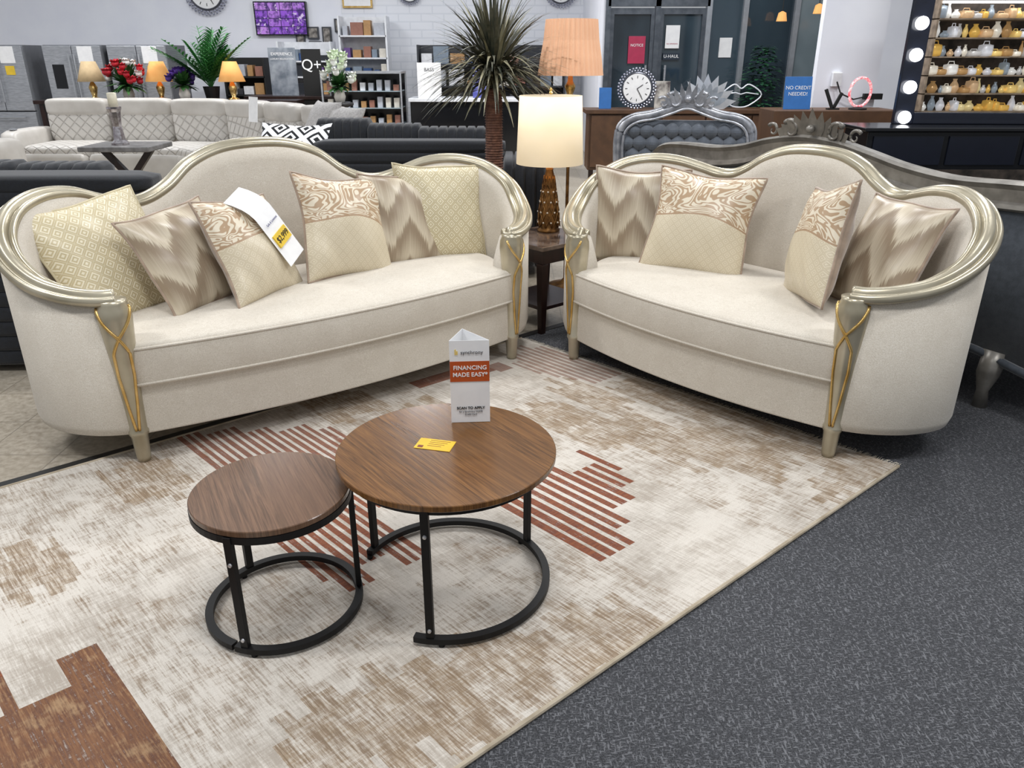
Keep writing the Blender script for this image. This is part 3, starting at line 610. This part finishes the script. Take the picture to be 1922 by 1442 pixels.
def clock(x,y,z,R,lab,name='wall_clock'):
    e=thing(name,lab,'clock',(x,y,z)); mt=Matrix.Rotation(rad(90),4,'X')
    B().lathe([(0,-.04),(R*.72,-.04),(R*.72,.03),(0,.03)],40,mt=mt).obj('face',WHITE,e)
    B().tube([(R*.76*math.cos(2*math.pi*i/40),-.02,R*.76*math.sin(2*math.pi*i/40)) for i in range(40)],R*.04,6,True).obj('rim',M('dark_silver_rim','#5a5c66',rough=.3,metal=.5),e)
    b=B()
    for i in range(36):
        for rr in (.86,.97): a=2*math.pi*(i+.5*(rr>.9))/36; b.rbox((R*rr*math.cos(a),-.02,R*rr*math.sin(a)),(R*.13,.03,R*.13),1.5,3)
    b.obj('crystal_border',M('faceted_crystal','#c9cbd8','#70738a',rough=.15,metal=.5,scale=60),e)
    b=B()
    for i in range(12):
        a=math.pi*i/6; b.box(-R*.015,R*.015,-.034,-.031,R*.5,R*.62,mt=Matrix.Rotation(a,4,'Y'))
    b.obj('numerals',BLACKP,e)
    for L,a in ((.35,1.0),(.5,2.6)): B().box(-R*.015,R*.015,-.038,-.035,0,R*L,mt=Matrix.Rotation(a,4,'Y')).obj('hand',BLACKP,e)
    return e
clock(-5.32,14.96,2.56,.38,'round crystal bordered clock hung on white wall')
clock(-1.78,14.96,2.56,.22,'small crystal bordered clock hung on brick wall')
clock(.85,14.96,2.6,.3,'round crystal bordered clock hung beside doors')
e=thing('picture_frame','thin gold framed picture on brick wall','picture',(-2.7,14.97,2.45)); B().box(-.26,.26,-.02,.03,-.15,.15).obj('frame',GOLD,e); B().box(-.23,.23,-.024,-.02,-.12,.12).obj('print',WHITE,e)
for i,(x,z,w,h) in enumerate(((-3.75,1.78,.16,.28),(-3.52,1.9,.2,.2),(-3.5,1.68,.22,.18),(-3.28,1.85,.16,.3),(-3.06,2.02,.14,.22))):
    e=thing('sample_frame','small dark sample frame hung on white wall','frame',(x,14.97,z),group='sample frames on the wall'); B().box(-w/2,w/2,-.02,.03,-h/2,h/2).obj('frame',M('charcoal_laminate','#3a3c42',rough=.4),e); B().box(-w/2+.025,w/2-.025,-.024,-.02,-h/2+.025,h/2-.025).obj('insert',M('mixed_sample','#a09a92','#4a4440',scale=20),e)
# ---------------- rear shop fittings
CN={'#20242c':'black','#b9bcc4':'silver grey','#d8d2c6':'cream','#6a4c8a':'purple','#2b4a7a':'blue','#9a6a5a':'dusty brown','#b48a5a':'kraft brown','#e5e5e8':'white','#3a3a40':'charcoal','#7f8c9a':'slate grey'}
COLS=list(CN)
def prod(x,y,z,w,d,h,c,grp):
    return B().box(-w/2,w/2,-d/2,d/2,0,h).obj('product_box',M('carton_'+c[1:],c,rough=.5,scale=25),loc=(x,y,z),top=('small retail carton in '+CN[c]+' on shelf','box'),group=grp,bev=.003)
def shelf_unit(x0,x1,y,zs,lab,mat,depth=.4,grp='cartons on shelves',hh=.2,seed=1,wmax=.22):
    r=random.Random(seed); e=thing('shelf_unit',lab,'shelf',(0,0,0)); zt=zs[-1]+.3
    for x in (x0,x1): B().box(x-.015,x+.015,y-depth/2,y+depth/2,0,zt).obj('side_panel',mat,e)
    B().box(x0,x1,y+depth/2,y+depth/2+.02,0,zt).obj('back_panel',mat,e)
    for z in zs:
        B().box(x0,x1,y-depth/2,y+depth/2,z-.025,z).obj('shelf_board',mat,e)
        x=x0+.05
        while x<x1-.12:
            w=r.uniform(.08,wmax); w=min(w,x1-x-.03); prod(x+w/2,y-.03,z+.001,w,.2,r.uniform(.4,1)*hh,r.choice(COLS),grp); x+=w+r.uniform(.01,.06)
WL=M('white_laminate','#eceef2',rough=.4)
shelf_unit(-2.95,-2.15,14.6,[.5,.85,1.2,1.5,1.85],'white wall shelving stacked with cartons',WL,hh=.24,seed=4)
shelf_unit(-4.0,-3.1,14.5,[.9,1.2,1.45],'white display rack with speakers and cartons',WL,hh=.2,seed=5)
shelf_unit(-1.6,.9,14.4,[.35,.7,1.05,1.4],'charcoal shelving with assorted goods behind palm',M('charcoal_laminate','#3a3c42',rough=.4),hh=.28,seed=6,wmax=.35)
shelf_unit(-5.0,-4.3,14.6,[.9,1.2],'low dark rack beside monitor wall',BLACKP,hh=.2,seed=8)
e=thing('display_case','black glass counter display case with perfume boxes','cabinet',(-2.25,12.6,0))
B().box(-.6,.6,-.3,.3,0,.55).obj('base',M('black_gloss','#17181b'),e,bev=.005)
B().box(-.6,.6,-.3,.3,1.28,1.31).obj('top',SST,e)
for x in (-.59,.59):
    for y in (-.29,.29): B().box(x-.012,x+.012,y-.012,y+.012,.55,1.28).obj('post',SST,e)
B().box(-.58,.58,.27,.28,.55,1.28).obj('back_panel',M('black_gloss','#17181b'),e)
for z in (.56,.8,1.04):
    B().box(-.57,.57,-.27,.27,z-.012,z).obj('shelf_board',M('pale_glass_shelf','#9fb0b8',rough=.1),e)
    for i in range(9): prod(-2.25-.5+i*.125,12.45,z,.075,.1,random.uniform(.08,.16),random.choice(COLS[1:3]+COLS[5:8]),'perfume boxes in display case')
def poster(x,y,z,w,h,mat,lab,txt=(),rz=0,name='poster',tilt=0):
    e=thing(name,lab,'sign',(x,y,z),rot=(rad(tilt),0,rad(rz))); B().box(-w/2,w/2,-.008,.008,0,h).obj('panel',mat,e,bev=.002)
    for s_,sz,zz,m in txt: text(e,s_,sz,(0,-.010,zz),m)
    return e
poster(-3.55,12.9,.95,.42,.69,M('slate_poster','#5b6470','#9aa0a8',scale=5,rough=.4),'grey lifestyle poster on checkout counter',[('EXPERIENCE',.06,.60,WHITE),('LUXURY RELAXATION',.036,.53,WHITE)])
poster(-3.08,12.8,.95,.3,.67,BLACKP,'black sign with white round logo on counter',[('Q+',.22,.44,WHITE)])
poster(-1.25,12.5,.93,.36,.5,WHITE,'white notice sheet with small print on counter',[('BASS',.07,.4,GY)])
e=thing('checkout_counter','black checkout counter under posters','counter',(-3.4,13.0,0)); B().box(-.7,.7,-.3,.3,0,.9).obj('body',BLACKP,e,bev=.01); B().box(-.74,.74,-.34,.34,.9,.95).obj('countertop',DARK,e,bev=.005)
e=thing('checkout_counter','dark counter below notices and palm leaves','counter',(-1.2,12.75,0)); B().box(-.35,1.3,-.3,.3,0,.88).obj('body',M('black_gloss','#17181b'),e,bev=.01); B().box(-.37,1.32,-.34,.34,.88,.93).obj('countertop',WL,e,bev=.005)
poster(-.45,12.6,.93,.3,.45,M('blue_purple_poster','#3b3f8f','#8a8fd0',scale=6),'blue speaker advertisement poster on counter',[('BASS',.09,.3,WHITE)])
for i,(x,c) in enumerate(((-1.55,'#8a3a4a'),(-1.0,'#b9a08a'),(-.5,'#7a2a3a'))):
    e=thing('bedding_bag','clear bag of folded patterned bedding on floor','bag',(x,11.6,0),group='bedding bags on the floor')
    for k in range(3): B().rbox((0,0,.08+.14*k),(.48,.35,.16),5,6).obj('folded_bedding',M('bedding_'+c[1:],c,'#d8cfc0',scale=14,rough=.7),e,smooth=True)
    B().tube([(-.1,-.18,.40),(-.08,-.2,.50),(.08,-.2,.50),(.1,-.18,.40)],.01).obj('handle',BLACKP,e)
bouquet(-2.35,11.2,.93,['#eef0ea','#d7e5c8'],'white hydrangea bouquet in vase on pedestal',.2,24,7,.5,.2)
B().lathe([(0,0),(.2,0),(.2,.03),(.05,.06),(.04,.85),(.18,.9),(.18,.93),(0,.93)],20).obj('pedestal',M('dark_pedestal','#2c2a2b'),loc=(-2.35,11.2,0),top=('dark round pedestal holding hydrangea vase','pedestal'),smooth=True)
# ---------------- storefront
NIGHT=M('night_reflection_glass','#3f4e58','#1c262e',rough=.06,scale=.9,spec=.8,st=(1,1,.35)); ALU=M('dark_aluminium','#5a6068','#484e56',rough=.35,metal=.4); ALS=M('silver_aluminium','#a9aeb5',rough=.3,metal=.4)  # opaque night panes, bluish reflections painted in as streaky colour
xs=[1.35,2.05,2.77,3.28,4.0,4.75]
for i in range(5):
    x0,x1=xs[i],xs[i+1]
    if i<2:
        e=B().box(x0+.07,x1-.07,12.02,12.04,.12,2.08).obj('door_%d'%(i+1),NIGHT,kind='structure')
        B().box(x0+.02,x0+.09,11.98,12.06,.02,2.14).box(x1-.09,x1-.02,11.98,12.06,.02,2.14).box(x0+.09,x1-.09,11.98,12.06,.02,.14).box(x0+.09,x1-.09,11.98,12.06,2.06,2.14).obj('frame',ALU,e)
        hx=x1-.14 if i==0 else x0+.14
        B().tube([(hx,11.9,.9),(hx,11.9,1.4)],.015).tube([(hx,11.9,.95),(hx,11.99,.95)],.01).tube([(hx,11.9,1.35),(hx,11.99,1.35)],.01).obj('handle',SST,e)
    else: B().box(x0,x1,12.02,12.04,.0,4.2).obj('window_%d'%(i-1),NIGHT if i<4 else M('pale_reflecting_glass','#8b979c','#6d7a80',rough=.15,scale=1),kind='structure')
for k,x in enumerate(xs): B().box(x-.035,x+.035,11.95,12.08,0,4.2).obj('trim_%d'%(k+2),ALS if k in (2,3,4) else ALU,kind='structure')
B().box(1.35,2.77,11.95,12.08,2.16,2.26).obj('trim_9',ALU,kind='structure'); B().box(1.35,2.77,12.02,12.04,2.26,4.2).obj('window_9',NIGHT,kind='structure')
RED=M('magenta_print','#b02a50',rough=.5)
poster(1.78,11.99,1.42,.24,.36,RED,'magenta notice decal on glass door',[('NOTICE',.05,.24,WHITE)])
poster(2.28,11.99,1.62,.2,.3,WHITE,'white no smoking decal on glass door',[('NO SMOKING',.025,.06,RED)])
poster(2.28,11.99,1.47,.24,.09,M('night_blue_print','#1d2a3a'),'dark strip decal with white letters on glass door',[('U-HAUL',.06,.045,WHITE)])
poster(3.05,12.01,1.5,.18,.26,WHITE,'white paper notice on window')
e=thing('potted_tree','dark green bushy artificial tree at window','plant',(3.45,11.45,0)); B().lathe([(0,0),(.14,0),(.18,.3),(.16,.3),(0,.28)],16).obj('pot',MC['black_pot'],e); B().tube([(0,0,.25),(.02,0,1.0)],.025).obj('trunk',DARK,e)
b=B()
for i in range(520):
    a=random.uniform(0,6.3); z=random.uniform(.55,1.65); R=.30*math.sin(min(1,(1.75-z)/1.0)*1.57)*random.uniform(.3,1); b.leaf((R*math.cos(a),R*math.sin(a),z),(math.cos(a),math.sin(a),.3),.14,.08,.5,n=3)
b.obj('foliage',M('deep_green_leaf','#2c6040','#163a24',rough=.5),e,kind='stuff')
for x,y,z in ((3.55,11.2,2.02),(3.95,11.0,2.1),(4.4,11.3,1.98)):
    e=thing('reflection_pendant','added warm glowing pendant standing in for a lamp reflection','lamp',(x,y,z),group='pendants standing in for reflections'); B().tube([(0,0,0),(0,0,1.9)],.006).obj('cord',BLACKP,e); B().lathe([(.07,-.08),(.05,.02),(.01,.04),(0,.04)],12).obj('shade',SHA,e)  # glowing pendants added in place of warm lamp reflections in the glass
# ---------------- media console + items
e=thing('media_console','rustic brown wood media console with black handles','cabinet',(0,0,0)); z=.88
B().box(1.0,4.2,10.55,11.0,.12,.83).obj('body',RUST,e,bev=.005); B().box(.95,4.25,10.5,11.05,.83,z).obj('countertop',RUST,e,bev=.005)
for i,(x0,x1) in enumerate(((1.03,1.42),(1.95,2.5),(2.52,3.1),(3.12,3.7))):
    d=B().box(x0,x1,10.52,10.55,.16,.81).obj('door',RUST,e,bev=.004); B().tube([(x1-.05,10.50,.4),(x1-.05,10.50,.58)],.01).obj('handle',BLACKP,d)
for x in (1.05,1.9,3.0,4.15): B().box(x-.03,x+.03,10.56,10.62,0,.12).obj('foot',DARK,e)
B().box(1.45,1.92,10.53,10.549,.18,.80).obj('shelf_shade_panel',M('shadow_brown','#1c130e'),e); B().box(1.45,1.92,10.515,10.55,.46,.49).obj('shelf_board',RUST,e)  # dark panel put in for the shade inside an open shelf bay
clock(1.62,10.7,1.13,.25,'round crystal bordered table clock on media console','table_clock')
poster(1.97,10.75,.88,.2,.34,M('photo_card','#c9c4bb','#3a3030',scale=8),'framed family photo standing on media console',tilt=-8,name='picture_frame')
BLU=M('blue_card','#2b6db5',rough=.5)
poster(1.22,10.72,.88,.16,.26,BLU,'small blue brochure standing on media console',name='brochure',tilt=-6)
# ---------------- tufted bed
def crest(b,w,h,mt,n=5):
    for k in range(-n,n+1):
        a=rad(90-k*14); L=h*(1-.09*abs(k))
        b.leaf(mt@Vector((k*w*.07,0,0)),mt.to_3x3()@Vector((math.cos(a),-.25,math.sin(a))),L,w*.16,-.1,n=5,side=mt.to_3x3()@Vector((math.sin(a),0,-math.cos(a))))
    for sg in (-1,1):
        for sc,ox in ((1,.32),(.7,.6)):
            pts=[];
            for i in range(22):
                t=i/21; r=h*.34*sc*(1-t*.8); a=sg*(math.pi*.2+t*6.5)+ (math.pi if sg<0 else 0)
                pts.append(mt@Vector((sg*w*ox+r*math.cos(a),-.012,h*.22*sc+r*math.sin(a))))
            b.tube(pts,[h*.07*sc*(1.3-i/21) for i in range(22)],6)
    b.ball(mt@Vector((0,-.03,h*.3)),h*.14,n=4)
e=thing('tufted_bed','charcoal tufted bed with carved pewter arched headboard','bed',(1.50,7.0,0),rz=-8)
PF=M('bright_pewter','#c3c5cb','#8f9299',rough=.28,metal=.5)
hp=cr([(-.56,.55),(-.57,.82),(-.54,.95),(-.44,1.02),(-.28,1.05),(-.13,1.10),(0,1.14),(.13,1.10),(.28,1.05),(.44,1.02),(.54,.95),(.57,.82),(.56,.55)],6)
b=B(); b.tube([(p[0],0,p[1]) for p in hp],.038,8); b.tube([(p[0]*.93,-.05,.55+(p[1]-.55)*.93) for p in hp],.012,6); b.tube([(p[0]*1.05,-.02,p[1]*1.02) for p in hp],.014,6); b.obj('frame',PF,e,smooth=True)
b=B()
for i in range(-5,5):
    for j in range(5):
        x=(i+.5)*.11+(.055 if j%2 else 0); zz=.60+j*.105
        if abs(x)<.53 and zz<1.02-.1*(abs(x)>.4): b.rbox((x,0,zz),(.135,.11,.135),1.6,5)
b.box(-.54,.54,0,.04,.2,1.0); b.obj('headboard',M('slate_velvet','#5a616b','#4a515b',rough=.7,sheen=.5),e)
b=B(); crest(b,.34,.22,Matrix.Translation((0,-.03,1.11))); b.obj('crest',PF,e,smooth=True)
B().box(-.56,.56,.1,1.9,.2,.45).obj('bed_base',PV,e,bev=.02)
for x in (-.5,.5):
    for y in (.15,1.85): B().box(x-.03,x+.03,y-.03,y+.03,0,.2).obj('leg',PF,e)
e=B(); 
for k in range(9):
    a=rad(10+k*20); e.leaf((0,0,.03),(math.cos(a),0,math.sin(a)),.40,.17,0,side=Vector((math.sin(a),0,-math.cos(a))))
e.box(-.1,.1,-.05,.05,0,.05); e.obj('leaf_ornament',M('glowing_silver','#d7dbe0',rough=.15,metal=.6,emit=.15),loc=(2.52,10.65,.88),top=('silver leaf fan ornament on media console','ornament'))  # faint glow put into the silver to brighten it, no lamp here
pts=[(-.27,.14),(-.1,.26),(0,.21),(.1,.26),(.27,.14),(.13,.01),(0,-.02),(-.13,.01),(-.27,.14)]; pp=cr(pts,5)
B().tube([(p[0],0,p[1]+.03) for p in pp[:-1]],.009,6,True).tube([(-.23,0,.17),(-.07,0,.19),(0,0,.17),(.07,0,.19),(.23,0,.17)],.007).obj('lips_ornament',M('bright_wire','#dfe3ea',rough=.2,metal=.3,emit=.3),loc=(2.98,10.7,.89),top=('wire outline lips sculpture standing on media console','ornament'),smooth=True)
# ---------------- charcoal sofa (back view)
e=thing('carved_sofa','charcoal velvet sofa with carved pewter frame seen from behind','sofa',(.95,5.4,.004),rz=-59.2); L=2.735
pf=cr([(0,.80),(.02,.93),(.06,.985),(.13,1.0),(.22,1.005),(.30,1.035),(.37,1.085),(.45,1.115),(.53,1.105),(.6,1.07),(.68,1.025),(.77,1.0),(.87,1.01),(.94,1.01),(.98,.96),(1.0,.85)],5)
vs=[];fs=[]; n_=len(pf)
for p in pf:
    x=p[0]*L; z=p[1]; wd=.125
    vs+=[(x,-.045,z-.012),(x,-.025,z),(x,.03,z),(x,.03,z-wd),(x,-.03,z-wd),(x,-.05,z-wd+.012),(x,-.045,z-wd+.03),(x,-.026,z-wd+.04),(x,-.026,z-.035)]
k9=9
for i in range(n_-1):
    for j in range(k9): l=(j+1)%k9; fs.append((i*k9+j,i*k9+l,(i+1)*k9+l,(i+1)*k9+j))
fs+=[tuple(range(k9)),tuple((n_-1)*k9+j for j in range(k9))[::-1]]
B().add(vs,fs).obj('top_rail',PW,e,label='carved pewter camelback top rail')
vs=[];fs=[]
for p in pf:
    x=p[0]*L; t=p[0]; zb=.22+.05*math.sin(t*math.pi)
    vs+=[(x,-.02,p[1]-.10),(x,-.045,.6),(x,-.02,zb),(x,.04,zb),(x,.04,p[1]-.1)]
for i in range(n_-1):
    for j in range(5): l=(j+1)%5; fs.append((i*5+j,i*5+l,(i+1)*5+l,(i+1)*5+j))
fs+=[tuple(range(5)),tuple((n_-1)*5+j for j in range(5))[::-1]]
B().add(vs,fs).obj('backrest',PV,e,smooth=True)
b=B(); crest(b,.44,.16,Matrix.Translation((.475*L,-.02,1.10))); b.obj('crest',PW,e,smooth=True)
B().tube([(pt[0]*L,-.03,.20+.06*math.sin(pt[0]*math.pi*3)**2) for pt in pf],.02,6).obj('lower_rail',PV,e,smooth=True)
B().rbox((L/2,.5,.38),(L-.3,.85,.3),8,8).obj('seat',PV,e,smooth=True)
for x in (.02,L-.02):
    B().rbox((x+(.06 if x<1 else -.06),.45,.50),(.22,.95,.62),6,8).obj('arm',PV,e,smooth=True)
    B().tube([(x,-.0,.26),(x+.01,-.02,.16),(x,-.035,.08),(x,-.03,.0)],[.05,.048,.026,.032],10).obj('leg',PW,e,smooth=True)
    B().tube([(x,.85,.26),(x,.87,.16),(x,.88,.08),(x,.88,.0)],[.05,.045,.022,.028],10).obj('leg',PW,e,smooth=True)
B().tube([(.9*L,-.0,.26),(.9*L,-.03,.16),(.9*L,-.04,.08),(.9*L,-.035,.0)],[.055,.05,.026,.034],10).obj('leg',PW,e,smooth=True)
# ---------------- vanity
e=thing('vanity_table','glossy black vanity table under lighted mirror','table',(0,0,0)); BG=M('black_gloss','#17181b')
B().box(3.05,5.2,6.9,7.4,.60,.92).obj('body',BG,e,bev=.01); B().box(3.0,5.25,6.85,7.45,.92,.95).obj('tabletop',BG,e,bev=.006)
for x in (3.1,3.75,4.4): B().box(x,x+.6,6.885,6.9,.64,.88).obj('drawer',M('dark_blue_gloss','#141824',rough=.2),e,bev=.004)
for x in (3.08,5.1):
    for y in (6.95,7.35): B().box(x,x+.06,y-.03,y+.03,0,.6).obj('leg',BG,e)
e=thing('lighted_mirror','black vanity mirror frame with round white bulbs','mirror',(3.42,7.3,.95),rz=-4)
B().box(0,.17,-.03,.03,0,1.5).box(.17,1.8,-.03,.03,0,.10).box(1.8,1.94,-.03,.03,0,1.5).box(0,1.94,-.03,.03,1.5,1.64).obj('frame',M('dark_blue_gloss','#141824'),e,bev=.008)
BU=M('lit_bulb','#ffffff','#f4f6ff',emit=5)
for z in (.04,.29,.55,.80,1.06,1.32): B().ball((.075,-.07,z+.02),.055,n=6).obj('bulb',BU,e,smooth=True)
SH=M('glowing_shelf_board','#8a7a68','#5f5244',rough=.5,emit=.1)  # slight glow put into the boards of the mirror display
e=thing('shelf_unit','added shelving standing in for the mirror reflection of decor','shelf',(0,0,0)); B().box(4.1,6.6,8.6,8.62,.0,2.6).obj('back_panel',M('glowing_dark_backing','#5a5048','#2a2622',rough=.6,scale=7,emit=.08),e)  # shelves added behind the open frame to stand for the mirror's reflection
for x in (4.1,6.58): B().box(x,x+.02,8.2,8.6,0,2.6).obj('side_panel',SH,e)
vr=random.Random(9); cc=['#e0b45a','#efe8d8','#c4c2c0','#b08a5a','#e4d29a','#8f9aa4','#d2b088','#f4f3ee','#eccb7c','#dcdde2']
for z in (1.0,1.17,1.34,1.51,1.68,1.85):
    B().box(4.1,6.6,8.2,8.6,z-.012,z).obj('shelf_board',SH,e)
    x=4.15
    while x<5.6:
        c=vr.choice(cc); r=vr.uniform(.02,.055); h=vr.uniform(.06,.15); GM=M('glowing_glaze_'+c[1:],c,rough=.25,metal=.3,emit=.35)  # glow put into every glaze to brighten the mirrored decor
        if vr.random()<.5:
            B().lathe([(0,0),(r*.6,0),(r,h*.35),(r*.8,h*.6),(r*.35,h*.85),(r*.45,h),(0,h)],10).obj('vase',GM,loc=(x+r,8.35,z),top=('small decorative metallic vase in added mirror reflection display','vase'),group='vases in the mirror reflection display',smooth=True)
        else:
            b=B().rbox((0,0,h*.4),(2*r,.14,h*.8),7,4); b.tube([(-r*.7,0,h*.7),(-r*.5,0,h),(r*.5,0,h),(r*.7,0,h*.7)],.005,5)
            b.obj('basket',GM,loc=(x+r,8.35,z),top=('small handled gift basket in added mirror reflection display','basket'),group='gift baskets in the mirror reflection display',smooth=True)
        x+=2*r+vr.uniform(.0,.015)
for z in (2.08,1.98): B().box(4.12,6.58,8.18,8.22,z,z+.02).obj('reflection_strip',M('glowing_strip','#ffffff',emit=4),e)  # glowing strips added for ceiling lights reflected in the mirror
B().box(3.3,3.98,9.0,9.1,0,4.2).obj('wall_partition',WALLM,kind='structure')
e=thing('wall_outlet','white wall outlet box with black cable','outlet',(3.52,8.98,1.28)); B().box(-.05,.05,-.03,.02,-.07,.07).obj('cover',WL,e,bev=.004); B().tube([(.0,-.03,-.02),(.05,-.05,-.14),(.2,-.05,-.20),(.38,-.05,-.16),(.44,-.05,-.17)],.008).obj('cable',BLACKP,e); B().box(.30,.50,-.08,-.03,-.2,-.14).obj('plug_adapter',BLACKP,e)
poster(2.98,8.55,1.0,.28,.32,BLU,'blue and white credit offer sign on sideboard',[('NO CREDIT',.05,.21,WHITE),('NEEDED!',.05,.15,WHITE)],name='sign',tilt=-8)
B().box(2.7,4.0,8.4,8.9,.0,1.0).obj('sideboard',RUST,top=('rustic wood sideboard under credit sign','cabinet'),bev=.01)
b=B(); b.box(-.014,.014,-.014,.014,0,.22,mt=Matrix.Rotation(rad(-26),4,'Y')).box(-.014,.014,-.014,.014,0,.18,mt=Matrix.Rotation(rad(24),4,'Y')).box(-.06,.06,-.03,.03,0,.015)
b.obj('display_easel',BLACKP,loc=(3.34,8.5,1.0),top=('small empty black display easel on sideboard','easel'))
e=thing('ring_lamp','red edged circular lamp on sideboard','lamp',(3.60,8.5,1.0)); b=B(); b.tube([(.11*math.cos(i*math.pi/15),0,.17+.14*math.sin(i*math.pi/15)) for i in range(30)],.014,6,True); b.obj('ring',M('red_glow','#e8485a','#f7d0d0',emit=.6,scale=40),e); B().lathe([(0,0),(.09,0),(.09,.015),(.02,.03),(0,.03)],16).obj('base',BLACKP,e)
# ---------------- lights
w=bpy.data.worlds.new('w'); S.world=w; w.use_nodes=True; w.node_tree.nodes['Background'].inputs[0].default_value=(.91,.95,1,1); w.node_tree.nodes['Background'].inputs[1].default_value=.46
for x,y,en in ((-3,1.5,62),(0,1.2,62),(3,1.5,55),(-3,5,66),(0,5,66),(3,5,66),(-7,10,100),(-4,11,100),(-1,11,100),(2.5,9,100),(4.4,6.5,60)):
    l=bpy.data.lights.new('ceiling_light','AREA'); l.shape='RECTANGLE'; l.size=1.2; l.size_y=.3; l.energy=en; l.color=(.985,.99,1)
    o=bpy.data.objects.new('ceiling_light',l); COL.objects.link(o); o.location=(x,y,3.9)
plight((.222,4.69,1.1),4); plight((.375,5.32,1.55),4)
